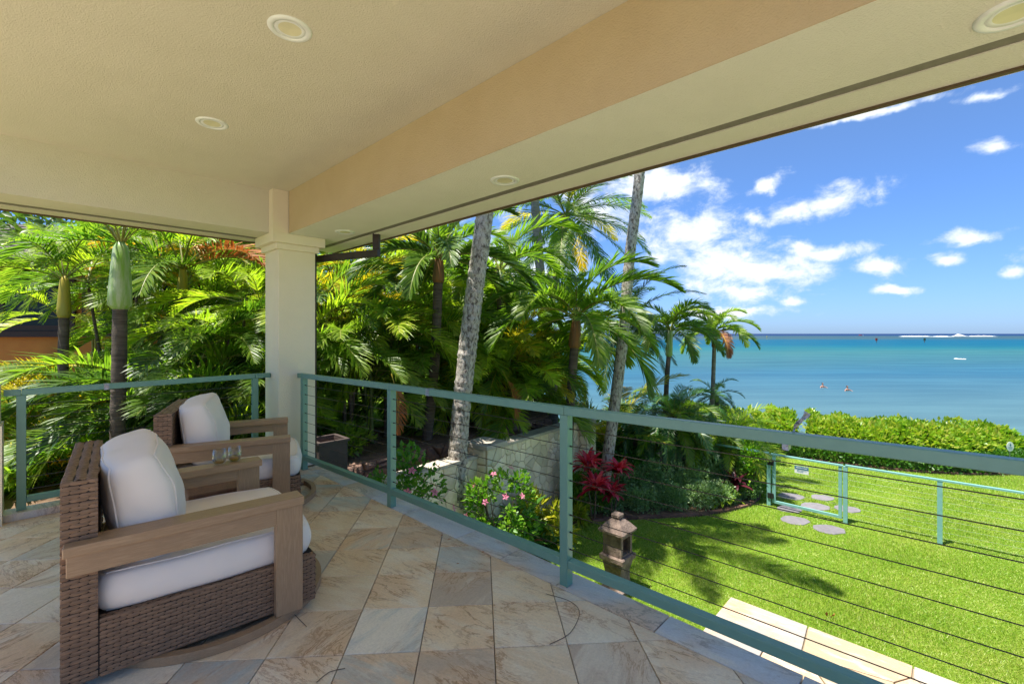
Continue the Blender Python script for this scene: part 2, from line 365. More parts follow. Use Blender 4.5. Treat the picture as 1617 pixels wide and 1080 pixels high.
# thin tan sheet puts warm bounced light into the beam's inner face colour
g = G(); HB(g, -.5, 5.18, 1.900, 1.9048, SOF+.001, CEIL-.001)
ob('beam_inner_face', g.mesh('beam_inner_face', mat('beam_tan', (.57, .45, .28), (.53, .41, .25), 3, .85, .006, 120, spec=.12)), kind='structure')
g = G(); HB(g, 5.30, 5.665, -1.06, 1.90, SOF, 3.35); HB(g, 5.79, 5.975, -1.06, 1.90, SOF, 3.35); HB(g, 5.665, 5.79, -1.06, 1.90, SOF+.006, 3.35, 1)
HB(g, 5.975, 6.0, -1.06, 1.90, SOF-.014, 3.35, 2)
ob('roof_beam_garden_side', g.mesh('garden_beam', [MT['stucco'], MT['strip'], MT['trim']]), kind='structure')
g = G(); HB(g, -.5, 6.15, -1.07, 2.95, 3.40, 3.55)
ob('roof', g.mesh('roof', MT['shingle']), kind='structure')
g = G(); HB(g, -8, 5.3, -8, -.62, -.3, -.004); HB(g, -8, -1.6, -.62, 2.3, -.3, -.004)
ob('bounce_terrace', g.mesh('bounce_terrace', MT['bounce_flat']), kind='structure')  # out-of-view floor added to bounce sunlight up onto the ceiling
g = G(); HB(g, -5, 5.52, -1.6, 2.30, -2.3, -.302); HB(g, -1.59, 5.52, -.61, 2.30, -.301, -.062)
ob('house_base', g.mesh('house_base', MT['cream']), kind='structure')
# column
t = thing('porch_column', 'cream square stucco column with stepped capital at the corner of the deck', 'column', H(5.465, 2.02, 0))
def hcol(g, u0, u1, v0, v1, z0, z1, ch=0):
    HB(g, u0-5.465, u1-5.465, v0-2.02, v1-2.02, z0, z1)
g = G(); hcol(g, 5.26, 5.67, 1.82, 2.22, 0, 2.42); bevel(ob('shaft', g.mesh('shaft', MT['stuccoc']), t), .006)
g = G(); hcol(g, 5.225, 5.705, 1.785, 2.255, 2.42, 2.485); bevel(ob('capital_band', g.mesh('band', MT['stuccoc']), t), .008)
g = G(); hcol(g, 5.185, 5.745, 1.735, 2.305, 2.485, SOF-.001); bevel(ob('capital', g.mesh('capital', MT['stuccoc']), t), .006)
g = G(); hcol(g, 5.187, 5.299, 1.737, 1.899, SOF-.001, CEIL-.001); ob('upper_pier', g.mesh('upper', MT['stuccoc']), t)
# downpipe and steel bracket
g = G(); g.box((-.012, -.012, 0), (.012, .012, 2.42)); p = H(5.30, 2.236, 0)
tag(ob('screen_track', g.mesh('screen_track', MT['dark']), None, p), 'thin dark vertical track running up the right edge of the cream column', 'track')
t = thing('steel_bracket', 'dark brown steel bracket arm jutting right from the top of the column', 'bracket', (-2.36, 5.44, 2.385))
g = G(); g.bar((0, 0, 0), (.90, -.44, .0), .05, .075); ob('arm', g.mesh('arm', MT['dark']), t)
g = G(); g.bar((.87, -.425, .04), (.87, -.425, .215), .07, .06); ob('hanger', g.mesh('hanger', MT['dark']), t)
# pier at the far left end of the garden railing
g = G(); HB(g, 5.36, 5.60, -.46, -.20, 0, 1.09); HB(g, 5.33, 5.63, -.48, -.185, .0, .78)
tag(ob('railing_pier', g.mesh('pier', MT['stuccoc'])), 'pale stucco pier where the garden railing ends at the left edge', 'pier')

# ---- deck
g = G(); HB(g, -1.6, 5.50, -.62, 2.30, -.06, -.012)
deck = ob('deck_floor', g.mesh('deck_slab', MT['grout']), kind='structure')
TA = Vector((.9976, .0686, 0)); TB = Vector((-.0686, .9976, 0)); TS = .3535; T0 = Vector((-.108, 2.533, 0))
full = [Vector((a*(TS/2-.0022), b*(TS/2-.0022), 0)) for a, b in ((-1,-1),(1,-1),(1,1),(-1,1))]
gf = G(); gf.prism(full, -.012, 0, .0022); tile_me = gf.mesh('tile', MT['tile'])
tang = math.atan2(TA.y, TA.x)
VIN = lambda u: 2.085+(2.165-2.085)*(5.3-u)/5.3   # inner line of the coping follows the railing
for i in range(-12, 14):
    for j in range(-8, 14):
        c = T0+TA*(i+.5)*TS+TB*(j+.5)*TS
        if c.y < .55 and c.y < .4+abs(c.x)*.6-.3: continue
        wp = [c+TA*q.x+TB*q.y for q in full]
        uv = [(q.dot(UH), q.dot(VH)) for q in wp]
        poly = [Vector((a, b, 0)) for a, b in uv]
        a0 = area(poly)
        poly = clip(poly, Vector((5.27, 0, 0)), Vector((1, 0, 0)))
        if len(poly) < 3: continue
        poly = clip(poly, Vector((5.3, VIN(5.3), 0)), Vector(((VIN(0)-VIN(5.3))/5.3, 1, 0)).normalized())
        if len(poly) < 3: continue
        poly = clip(poly, Vector((0, -.62, 0)), Vector((0, -1, 0)))
        if len(poly) < 3: continue
        poly = clip(poly, Vector((-1.6, 0, 0)), Vector((-1, 0, 0)))
        if len(poly) < 3 or area(poly) < .0015: continue
        if abs(area(poly)-a0) < 1e-6:
            ob('tile', tile_me, deck, (c.x, c.y, random.uniform(0, .0012)), (0, 0, tang+random.choice((0, 1, 2, 3))*math.pi/2))
        else:
            lp = [H(q.x, q.y)-c for q in poly]
            gg = G(); gg.prism(lp, -.012, 0, .002 if area(poly) > .01 else 0)
            ob('tile', gg.mesh('tile_cut', MT['tile']), deck, (c.x, c.y, random.uniform(0, .0012)))
# coping stones along the sea side and the garden side
u = -1.2; rg = random.Random(3)
while u < 5.2:
    L = rg.uniform(.45, .72); u1 = min(u+L, 5.2)
    pts = [(u+.003, VIN(u)+.006), (u1-.003, VIN(u1)+.006), (u1-.003, 2.335), (u+.003, 2.335)]
    c = H((u+u1)/2, 2.2); gg = G(); gg.prism([H(a, b)-c for a, b in pts], -.058, .001, .003)
    ob('coping_stone', gg.mesh('coping', MT['coping']), deck, (c.x, c.y, 0)); u = u1
for (ua, ub, z, m_) in ((5.275, 5.41, .0, 'tile'), (5.415, 5.60, .055, 'coping')):
    v = -.9
    while v < 1.8:
        v1 = min(v+rg.uniform(.4, .6), 1.815)
        c = H((ua+ub)/2, (v+v1)/2); gg = G(); gg.prism([H(a, b)-c for a, b in ((ua+.003, v+.003), (ub, v+.003), (ub, v1), (ua+.003, v1))], -.058, z, .003)
        ob('coping_stone', gg.mesh('coping', MT[m_]), deck, (c.x, c.y, 0)); v = v1
        if v >= 1.8: break
# downlights
for (x, y, z, lab) in ((458, 46, CEIL, 'round recessed ceiling light nearest the viewer in the tan ceiling'), (335, 195, CEIL, 'round recessed ceiling light in the tan ceiling nearer the garden beam'),
                  (797, 285, SOF, 'round recessed light midway along the sea side soffit'), (545, 366.5, SOF, 'small looking recessed light in the soffit beside the column capital'),
                  (1603, 20, SOF, 'round recessed light cut by the upper right corner of the picture')):
    p = PG(x, (z-EYE)*F/(HY-y), z)
    t = thing('ceiling_light', lab, 'ceiling light', p, 0, 'recessed lights')
    g = G(); g.lathe([(.072, -.001), (.076, -.009), (.098, -.008), (.104, -.0015), (.104, .004)], 40); ob('trim_ring', g.mesh('trim_ring', MT['lampw'], True), t)
    g = G(); g.lathe([(.073, -.001), (.070, -.006), (.054, -.003)], 40); ob('baffle', g.mesh('baffle', MT['lampw'], True), t)
    g = G(); g.lathe([(.054, -.003), (.03, -.0025), (.0005, -.002)], 40); ob('lens', g.mesh('lens', MT['lens'], True), t)

# ---- ground, terrace, sea
grass_ground = bpy.data.materials.new('lawn'); grass_ground.use_nodes = True; t_ = NT(grass_ground.node_tree); t_.n.clear()
ps = t_.new('ShaderNodeNewGeometry').outputs['Position']
n1 = t_.noise(ps, .9, 4, .6); n2 = t_.noise(ps, 14, 5, .7); n3 = t_.noise(ps, 110, 3, .7)
f_ = t_.math('ADD', t_.math('MULTIPLY', n1, .35), t_.math('ADD', t_.math('MULTIPLY', n2, .35), t_.math('MULTIPLY', n3, .3)))
lc = t_.ramp(f_, [(.36, (.10, .22, .015)), (.5, (.18, .32, .022)), (.62, (.30, .38, .05))])
pb = t_.new('ShaderNodeBsdfPrincipled', {'Base Color': lc, 'Roughness': .9, 'Specular IOR Level': .1})
t_.l.new(t_.new('ShaderNodeBump', {'Distance': .03, 'Height': t_.math('ADD', n3, t_.math('MULTIPLY', n2, .6))}).outputs[0], pb.inputs['Normal'])
t_.l.new(pb.outputs[0], t_.new('ShaderNodeOutputMaterial').inputs[0])
MT['lawn'] = grass_ground
g = G()
outline = [(-60, -20), (60, -20), (60, 14), (30, 15.5), (14, 16.2), (6, 17.5), (1.0, 18.5), (-1.5, 22), (-8, 60), (-60, 60)]
low = [(-60, -20), (61, -20), (61, 15.5), (31, 17), (14.5, 18), (6.5, 19.5), (2, 20.5), (0, 24), (-6, 62), (-60, 62)]
n = len(outline); g.add([(x, y, LAWN) for x, y in outline]+[(x, y, SEA-.8) for x, y in low], [tuple(range(n))]+[(i, i+n, (i+1) % n+n, (i+1) % n) for i in range(n)])
ob('lawn_ground', g.mesh('ground', grass_ground), kind='structure')
# sea
sea = bpy.data.materials.new('sea_water'); sea.use_nodes = True; t_ = NT(sea.node_tree); t_.n.clear()
ps = t_.new('ShaderNodeNewGeometry').outputs['Position']; sx = t_.new('ShaderNodeSeparateXYZ', {0: ps})
lgd = t_.math('LOGARITHM', t_.math('MAXIMUM', t_.math('SUBTRACT', sx.outputs[1], t_.math('MULTIPLY', sx.outputs[0], .10)), 5.0), 10.0)
wv = t_.vmath('MULTIPLY', ps, (.35, 1, 1)); wob_ = t_.noise(wv, .02, 3, .6); wob3 = t_.noise(wv, .004, 2, .6)
lgd = t_.math('ADD', lgd, t_.math('ADD', t_.math('MULTIPLY', t_.math('SUBTRACT', wob_, .5), .22), t_.math('MULTIPLY', t_.math('SUBTRACT', wob3, .5), .15)))
lg = t_.math('DIVIDE', t_.math('SUBTRACT', lgd, 1.3), 2.4)
def lp(D): return (math.log10(D)-1.3)/2.4
sc_ = t_.ramp(lg, [(lp(22), (.066, .135, .160)), (lp(34), (.046, .116, .158)), (lp(50), (.024, .094, .152)), (lp(72), (.026, .098, .130)), (lp(105), (.026, .110, .125)), (lp(140), (.008, .098, .125)),
                   (lp(175), (.000, .075, .130)), (lp(300), (.000, .068, .128)), (lp(430), (.026, .066, .085)), (lp(800), (.022, .060, .088)), (lp(1300), (.001, .022, .088)), (lp(4000), (.001, .018, .078))])
st_ = t_.noise(t_.vmath('MULTIPLY', ps, (.06, .35, 1)), 1.0, 5, .6)
sc_ = t_.mixc(.6, sc_, t_.ramp(st_, [(.35, (.75, .8, .85)), (.65, (1.25, 1.2, 1.15))]), 'MULTIPLY')
rip = t_.noise(t_.vmath('MULTIPLY', ps, (.55, 1.1, 1)), 1.7, 5, .65)
rip2 = t_.noise(t_.vmath('MULTIPLY', ps, (.10, .25, 1)), 1.0, 4, .6)
bmp = t_.new('ShaderNodeBump', {'Distance': .10, 'Strength': .7, 'Height': t_.math('ADD', rip, t_.math('MULTIPLY', rip2, 2.0))}).outputs[0]
pb = t_.new('ShaderNodeBsdfDiffuse', {'Color': sc_, 'Normal': bmp}); gb_ = t_.new('ShaderNodeBsdfGlossy', {'Color': (1, 1, 1, 1), 'Roughness': .22, 'Normal': bmp})
fr_ = t_.math('MULTIPLY', t_.math('ADD', .35, t_.math('MULTIPLY', t_.new('ShaderNodeFresnel', {'IOR': 1.33, 'Normal': bmp}).outputs[0], 1.0)), .08)
mxs = t_.new('ShaderNodeMixShader', {0: fr_, 1: pb.outputs[0], 2: gb_.outputs[0]})
t_.l.new(mxs.outputs[0], t_.new('ShaderNodeOutputMaterial').inputs[0])
g = G(); g.add([(-30000, 12, SEA), (30000, 12, SEA), (30000, 40000, SEA), (-30000, 40000, SEA)], [(0, 1, 2, 3)])
ob('sea_water', g.mesh('sea', sea), kind='structure')
# raised terrace behind the lava rock wall
A = Vector((-2.75, 5.9, 0)); Bp = Vector((-.55, 8.9, 0)); C_ = Vector((1.02, 11.0, 0)); D_ = Vector((1.0, 15, 0))
g = G(); g.prism([(A.x-.05, A.y+.02), (Bp.x-.1, Bp.y+.1), (C_.x-.15, C_.y+.1), (.5, 14.5), (-3, 26), (-45, 40), (-45, 8), (-12, 1), (-5.2, 4.2)], LAWN+.01, TERR)
ob('terrace_ground', g.mesh('terrace', [MT['soil']]), kind='structure')
g = G(); g.prism([(-4.4, 8.6), (-2.6, 9.4), (-1.6, 12.4), (-1.8, 25), (-13, 28), (-12, 12)], TERR, TERR+.03)
ob('neighbour_lawn', g.mesh('nlawn', grass_ground), kind='structure')

# stone walls: voronoi stones set on a wall face
def stone_wall(name, label, cat, a, b, z0, z1a, z1b, th, n, mats, core, seed, gap=.012, prd=.02, piece='stone', capw=.1):
    a = Vector(a); b = Vector(b); d = (b-a); L = d.length; d.normalize(); nr = Vector((d.y, -d.x, 0))
    t = thing(name, label, cat, a+Vector((0, 0, z0)), math.atan2(d.y, d.x))
    hmax = max(z1a, z1b)-z0
    g = G(); g.add([(0, 0, 0), (L, 0, 0), (L, th, 0), (0, th, 0), (0, 0, z1a-z0), (L, 0, z1b-z0), (L, th, z1b-z0), (0, th, z1a-z0)],
                   [(3,2,1,0),(4,5,6,7),(0,1,5,4),(1,2,6,5),(2,3,7,6),(3,0,4,7)]); ob('core', g.mesh('core', core), t)
    rg = random.Random(seed)
    for cell in voronoi(L, hmax, n, seed, 1):
        if z1a != z1b: cell = clip(cell, Vector((0, z1a-z0, 0)), Vector((-(z1b-z1a), L, 0)).normalized())
        if len(cell) < 3 or area(cell) < .0012: continue
        c = sum(cell, Vector())/len(cell)
        sh = inset(cell if sum(cell[i].x*cell[(i+1) % len(cell)].y-cell[(i+1) % len(cell)].x*cell[i].y for i in range(len(cell))) > 0 else cell[::-1], gap/2)
        pr = rg.uniform(.4, 1)*prd; nn = len(sh)
        in2 = [q+(c-q)*.16 for q in sh]
        V = [((q-c).x, .0, (q-c).y) for q in sh]+[((q-c).x, -pr*.7, (q-c).y) for q in sh]+[((q-c).x, -pr, (q-c).y) for q in in2]+[(0, -pr*rg.uniform(1.05, 1.5), 0)]
        fs = [(k*nn+i, k*nn+(i+1) % nn, (k+1)*nn+(i+1) % nn, (k+1)*nn+i) for k in (0, 1) for i in range(nn)]+[(2*nn+i, 2*nn+(i+1) % nn, 3*nn) for i in range(nn)]
        gg = G(); gg.add(V, fs); ob(piece, gg.mesh(piece, mats), t, (c.x, -.001, c.y))
    if capw:
        x = 0
        while x < L-.02:
            x1 = min(x+rg.uniform(.35, .6), L)
            f0 = z1a-z0+(z1b-z1a)*x/L; f1 = z1a-z0+(z1b-z1a)*x1/L
            gg = G(); gg.add([(x+.003, -.05, f0+.001), (x1-.003, -.05, f1+.001), (x1-.003, th+.04, f1+.001), (x+.003, th+.04, f0+.001), (x+.003, -.05, f0+.055), (x1-.003, -.05, f1+.055), (x1-.003, th+.04, f1+.055), (x+.003, th+.04, f0+.055)],
                   [(3,2,1,0),(4,5,6,7),(0,1,5,4),(1,2,6,5),(2,3,7,6),(3,0,4,7)]); bevel(ob('cap_stone', gg.mesh('cap', MT['cap']), t), .008); x = x1
    return t
P1 = PG(766, 7.6, 0); P2 = PG(920, 10.3, 0); wd = (P2-P1).normalized()
stone_wall('garden_wall', 'cream irregular stone garden wall between the two capped pillars', 'stone wall', P1+wd*.2, P2-wd*.2, LAWN, -.47, -.50, .22, 150, MT['cream'], MT['mortar'], 5)
stone_wall('garden_wall', 'lower cream stone wall left of the pillar, behind the leaning palm trunk', 'stone wall', P1-wd*2.0, P1-wd*.2, LAWN, -.50, -.52, .22, 70, MT['cream'], MT['mortar'], 6)
def pillar(P, sz, top, label, seed):
    t = thing('wall_pillar', label, 'pillar', (P.x, P.y, LAWN), math.atan2(wd.y, wd.x))
    g = G(); g.box((-sz/2, -sz/2, 0), (sz/2, sz/2, top-LAWN)); ob('core', g.mesh('core', MT['mortar']), t)
    for k in range(4):
        e = None; rg = random.Random(seed+k); ca, sa = math.cos(k*math.pi/2), math.sin(k*math.pi/2)
        if k in (1, 2): continue
        for cell in voronoi(sz, top-LAWN, 20, seed+k, 1):
            c = sum(cell, Vector())/len(cell); nn = len(cell)
            sh = [q+(c-q)*.10 for q in cell]; in2 = [q+(c-q)*.25 for q in cell]
            V = []
            for pr, ring in ((0, sh), (-.013, sh), (-.02, in2)):
                V += [(q.x-sz/2, -sz/2+pr, q.y) for q in ring]
            V = [(x*ca-y*sa, x*sa+y*ca, z) for x, y, z in V]
            fs = [(m*nn+i, m*nn+(i+1) % nn, (m+1)*nn+(i+1) % nn, (m+1)*nn+i) for m in (0, 1) for i in range(nn)]+[tuple(range(2*nn, 3*nn))]
            gg = G(); gg.add(V, fs); ob('stone', gg.mesh('stone', MT['cream']), t)
    g = G(); s2 = sz/2+.07; g.box((-s2, -s2, top-LAWN+.001), (s2, s2, top-LAWN+.07)); bevel(ob('cap_stone', g.mesh('cap', MT['cap']), t), .01)
pillar(P1, .40, -.36, 'stone wall pillar with flat grey cap nearer the deck, right of the leaning trunk', 20)
pillar(P2, .42, -.44, 'farther stone wall pillar with pale sunlit cap beside the red ti plant', 30)
stone_wall('rock_wall', 'dark brown lava rock retaining wall behind the cream wall', 'rock wall', A, Bp, LAWN, TERR+.06, TERR-.02, .3, 110, MT['lava'], MT['lava'], 8, .03, .09, 'rock', 0)
stone_wall('rock_wall', 'far end of the dark lava rock wall under the palms', 'rock wall', Bp, C_, LAWN, TERR-.02, TERR-.06, .3, 120, MT['lava'], MT['lava'], 9, .03, .09, 'rock', 0)

# patio slab of flagstones beside the house
pat = G(); HB(pat, -6, 2.19, 2.4, 6.66, LAWN+.004, LAWN+.03)
patio = ob('stone_patio', pat.mesh('patio', MT['conc']), kind='structure')
for cell in voronoi(5.2, 2.6, 44, 12, 2):
    c = sum(cell, Vector())/len(cell)
    sh = [q for q in cell]
    w0 = H(2.19-5.2+c.x, 4.07+c.y, 0)
    pts = [H(2.19-5.2+q.x, 4.07+q.y, 0)-w0 for q in sh]
    if sum(pts[i].x*pts[(i+1) % len(pts)].y-pts[(i+1) % len(pts)].x*pts[i].y for i in range(len(pts))) < 0: pts.reverse()
    gg = G(); gg.prism(inset(pts, .008), 0, .028, .004); ob('flagstone', gg.mesh('flagstone', MT['patio']), patio, (w0.x, w0.y, LAWN+.03))
# planting bed with brick edging
EDG = [(792, 862), (838, 841), (899, 829), (952, 822), (1025, 818), (1103, 814), (1150, 807), (1182, 799), (1196, 788), (1200, 775)]
EP = [PG(x, YD(y, LAWN), LAWN) for x, y in EDG]
g = G(); g.add([(p.x, p.y, LAWN+.012) for p in EP]+[(6.2, 13.5, LAWN+.012), (3, 17.5, LAWN+.012), (-1, 16, LAWN+.012), (-3.5, 6.5, LAWN+.012), (-1.5, 5.2, LAWN+.012)], [tuple(range(len(EP)+5))])
ob('planting_bed_ground', g.mesh('bed', MT['soil']), kind='structure')
def edging(name, label, pts):
    t = thing(name, label, 'edging', pts[0]); 
    gb = G(); gb.box((-.105, -.045, -.02), (.105, .045, .05)); mb = gb.mesh('brick', MT['edge'])
    for a, b in zip(pts[:-1], pts[1:]):
        d = b-a; m = max(1, int(d.length/.22))
        for k in range(m):
            q = a+d*((k+.5)/m)
            ob('brick', mb, t, q-pts[0]+Vector((0, 0, random.uniform(0, .012))), (0, random.uniform(-.03, .03), math.atan2(d.y, d.x)+random.uniform(-.05, .05)), (d.length/m/.215, 1, 1))
edging('bed_edging', 'curved brown brick edging between lawn and planting bed', EP)
HE = [(1060, 712), (1199, 719), (1270, 725), (1344, 735), (1400, 741), (1463, 746.5), (1520, 749.5), (1580, 750), (1617, 748), (1680, 744)]
HP = [PG(x, YD(y, LAWN), LAWN) for x, y in HE]
edging('hedge_edging', 'thin brown brick edging along the foot of the sea hedge', HP)

# ================================================================== FOLIAGE TOOLS
def leaves(P, Dn, size, aspect=.45, fold=.25, jit=.5, seed=1, droop=.0, spread=1.0):
    """P,Dn arrays: leaf base points and outward directions -> folded four-face leaves"""
    rs = np.random.RandomState(seed); n = len(P)
    d = Dn+rs.normal(0, jit, (n, 3)); d[:, 2] -= droop; d /= np.linalg.norm(d, axis=1)[:, None]+1e-9
    r = rs.normal(0, 1, (n, 3)); r[:, 2] += 1.2
    s = np.cross(d, r); s /= np.linalg.norm(s, axis=1)[:, None]+1e-9
    nn = np.cross(s, d)
    L = size*rs.uniform(.6, 1.25, n)[:, None]; Wd = L*aspect/2
    b = P; m = P+d*L*.5-nn*L*.04; tip = P+d*L-nn*L*.14
    l = m+s*Wd+nn*Wd*fold; rr = m-s*Wd+nn*Wd*fold
    V = np.stack([b, l, m, rr, tip], 1).reshape(-1, 3)
    base = (np.arange(n)*5)[:, None]
    Fc = np.concatenate([base+np.array([[0, 1, 2]]), base+np.array([[0, 2, 3]]), base+np.array([[1, 4, 2]]), base+np.array([[2, 4, 3]])], 0)
    return V, Fc
def npmesh(name, V, Fc, m):
    me = bpy.data.meshes.new(name); me.vertices.add(len(V)); me.vertices.foreach_set('co', V.astype(np.float32).ravel())
    k = Fc.shape[1]; me.loops.add(len(Fc)*k); me.loops.foreach_set('vertex_index', Fc.astype(np.int32).ravel())
    me.polygons.add(len(Fc)); me.polygons.foreach_set('loop_start', np.arange(0, len(Fc)*k, k, dtype=np.int32))
    me.materials.append(m); me.update(calc_edges=True); return me
def clumped(n, c, r, seed, clumps=14, cr=.45):
    """points in clumps near the surface of an ellipsoid"""
    rs = np.random.RandomState(seed); d = rs.normal(0, 1, (clumps, 3)); d /= np.linalg.norm(d, axis=1)[:, None]
    d *= rs.uniform(.45, .9, clumps)[:, None]
    which = rs.randint(0, clumps, n); o = rs.normal(0, 1, (n, 3)); o /= np.linalg.norm(o, axis=1)[:, None]
    o2 = o*rs.uniform(.3, 1, n)[:, None]**.5*cr
    p = d[which]+o2; rr = np.array(r); return p*rr+np.array(c), (o*.8+d[which]*.8+np.array([0, 0, .4]))
def shrub(name, label, cat, loc, r, n, size, m, seed, aspect=.45, group=None, clumps=14, cr=.45, stems=4, flowers=0, fm=None, jit=.5, droop=0):
    t = thing(name, label, cat, loc, 0, group); rx, ry, rz = r
    P, Dn = clumped(n, (0, 0, rz*.95), r, seed, clumps, cr); P[:, 2] = np.maximum(P[:, 2], .02)
    V, Fc = leaves(P, Dn, size, aspect, seed=seed, jit=jit, droop=droop); ob('foliage', npmesh('foliage', V, Fc, m), t, kind='stuff')
    if stems:
        g = G(); rg = random.Random(seed)
        for k in range(stems):
            a = rg.uniform(0, 6.28); e = Vector((math.cos(a)*rx*.6, math.sin(a)*ry*.6, rz*rg.uniform(1, 1.6)))
            g.tube([(0, 0, 0), e*.5+Vector((rg.uniform(-.05, .05), 0, 0)), e], [.018, .012, .005], 5)
        ob('stem', g.mesh('stem', MT['twig']), t)
    for k in range(flowers):
        rg = random.Random(seed*9+k); d = Vector((rg.uniform(-1, 1), rg.uniform(-1, .1), rg.uniform(-.2, 1))).normalized()
        gg = G()
        for q in range(5):
            a = q*2*math.pi/5; x, y = math.cos(a), math.sin(a); x2, y2 = math.cos(a+.5), math.sin(a+.5); x0, y0 = math.cos(a-.5), math.sin(a-.5)
            gg.add([(0, 0, 0), (.035*x0, .035*y0, .016), (.058*x, .058*y, .006), (.035*x2, .035*y2, .016)], [(0, 1, 2, 3)])
        gg.tube([(0, 0, 0), (0, 0, .05)], .004, 5)
        f = ob('flower', gg.mesh('flower', fm or LF['pink']), t, Vector((d.x*rx, d.y*ry, rz*.95+d.z*rz)), d.to_track_quat('Z', 'Y').to_euler())
    return t
# fronds -------------------------------------------------
def frond_mesh(name, L, e0, bend, n, ll, lw, vee, sweep, dr, pet=.18, seed=1, rr=.018, power=1.3, clump=0.0, ragged=.15):
    rg = random.Random(seed); N = 15; pts = [Vector((0, 0, 0))]; tg = []
    for i in range(N):
        s = i/(N-1); e = R(e0-bend*s**power); d = Vector((math.cos(e), 0, math.sin(e))); tg.append(d)
        if i < N-1: pts.append(pts[-1]+d*L/(N-1))
    g = G(); g.tube(pts, [rr*(1-.9*(i/(N-1)))+.0015 for i in range(N)], 4, 1, False)
    for i in range(n):
        s = pet+(1-pet)*(i+.5)/n
        for sd_ in (-1, 1):
            ss = min(.995, s+rg.uniform(-.3, .3)/n); k = ss*(N-1); a = int(k); fr = k-a
            p = pts[a].lerp(pts[min(a+1, N-1)], fr); tn = tg[a]; up_ = Vector((0, sd_, 0)).cross(tn)*sd_
            up_ = Vector((-tn.z, 0, tn.x))
            prof = (math.sin(math.pi*min(1, (ss-pet)/(1-pet)*.86+.12)))**.6
            l = ll*prof*rg.uniform(1-ragged, 1+ragged*.5); sw = R(sweep[0]+(sweep[1]-sweep[0])*ss+rg.uniform(-7, 7))
            vv = R(vee+rg.uniform(-12, 12)+clump*rg.uniform(-1, 1))
            d = Vector((0, sd_, 0))*math.cos(sw)*math.cos(vv)+tn*math.sin(sw)+up_*math.sin(vv)*math.cos(sw); d.normalize()
            wv_ = (tn-d*tn.dot(d)).normalized(); q = p.copy(); V = []; g_ = dr*rg.uniform(.7, 1.3)
            for j, wk in enumerate((.45, 1.0, .75, 0)):
                wj = lw*wk/2*(1+.1*rg.random())
                V += [q-wv_*wj, q+wv_*wj] if wk else [q]
                q = q+d*l/3; d = (d+Vector((0, 0, -g_*(.5+j*.6)))).normalized()
                wv_ = (wv_-d*wv_.dot(d)).normalized()
            g.add(V, [(0, 2, 3, 1), (2, 4, 5, 3), (4, 6, 5)], 0)
    return g.mesh(name, [LF['green'], MT['rach']])
EL = [78, 60, 42, 24, 4, -25]
FAM = {}
def family(key, L, n, ll, lw, vee, sweep, dr, bend, **kw):
    FAM[key] = [frond_mesh(key+'_frond', L, e, bend*(.6+.4*max(0, (e+30)/108)) if e > 0 else bend*.5, n, ll, lw, vee, sweep, dr, seed=i+hash(key) % 7 if False else i+len(key), **kw) for i, e in enumerate(EL)]
family('coconut', 3.6, 74, .78, .036, 8, (35, 60), .30, 75, pet=.16, rr=.028)
family('manila', 1.9, 66, .50, .034, 26, (42, 64), .20, 112, pet=.12, rr=.020, power=1.15, clump=16)
family('areca', 1.75, 46, .48, .024, 26, (36, 62), .20, 95, pet=.22, rr=.012, clump=9)
family('bushy', 1.5, 46, .42, .030, 10, (30, 55), .30, 90, pet=.2, rr=.014, clump=35, ragged=.3)
family('date', 1.15, 56, .24, .014, 20, (35, 55), .12, 105, pet=.12, rr=.010, clump=18)
def crown(t, fam, c, n, sc, leaf, seed, emin=-30, emax=82, rach=None, dead=0, mix=None, az0=0, deadaz=None):
    rg = random.Random(seed)
    for i in range(n):
        f = (i+.5)/n; e = emax-(emax-emin)*f**.8; k = min(range(6), key=lambda j: abs(EL[j]-e)); az = az0+i*2.39996+rg.uniform(-.25, .25)
        if deadaz is not None and dead and i >= n-dead: az = deadaz+.35*(i-n); e = 24; k = 3
        o = ob('frond', FAM[fam][k], t, c, (0, R(EL[k]-e)+rg.uniform(-.1, .1), az), sc*rg.uniform(.82, 1.1))
        lm = leaf
        if mix and rg.random() < mix[1]: lm = mix[0]
        if dead and i >= n-dead: lm = 'brown'; o['label'] = 'dry orange brown frond'
        setmat(o, LF[lm])
        if rach or dead and i >= n-dead: setmat(o, MT['rachy'] if lm in ('yellow', 'gold', 'brown') else rach or MT['rach'], 1)
def path_pts(pts, step):
    """resample a polyline with Catmull-Rom"""
    P = [Vector(p) for p in pts]; out = []
    for i in range(len(P)-1):
        p0, p1, p2, p3 = P[max(i-1, 0)], P[i], P[i+1], P[min(i+2, len(P)-1)]; m = max(2, int((p2-p1).length/step))
        for k in range(m):
            t = k/m; out.append(.5*((2*p1)+(p2-p0)*t+(2*p0-5*p1+4*p2-p3)*t*t+(3*p1-p0-3*p2+p3)*t**3))
    out.append(P[-1]); return out
def trunk_mesh(pts, r0, r1, m, ring=.09, amp=.06, n=14, step=.05, flare=.25, seed=1, rough=.0):
    P = path_pts(pts, step); rg = random.Random(seed); tot = sum((b-a).length for a, b in zip(P[:-1], P[1:])); s = 0; rs = []
    for i, p in enumerate(P):
        if i: s += (p-P[i-1]).length
        f = s/tot; ph = (s/ring) % 1
        rs.append((r0+(r1-r0)*f+r0*flare*math.exp(-s/.35))*(1+amp*(1-ph)-amp/2+rg.uniform(-1, 1)*amp*.35))
    g = G(); g.tube(P, rs, n)
    if rough: g.v = [(x+rg.uniform(-rough, rough), y+rg.uniform(-rough, rough), z+rg.uniform(-rough, rough)) for x, y, z in g.v]
    return g.mesh('trunk', m, True)
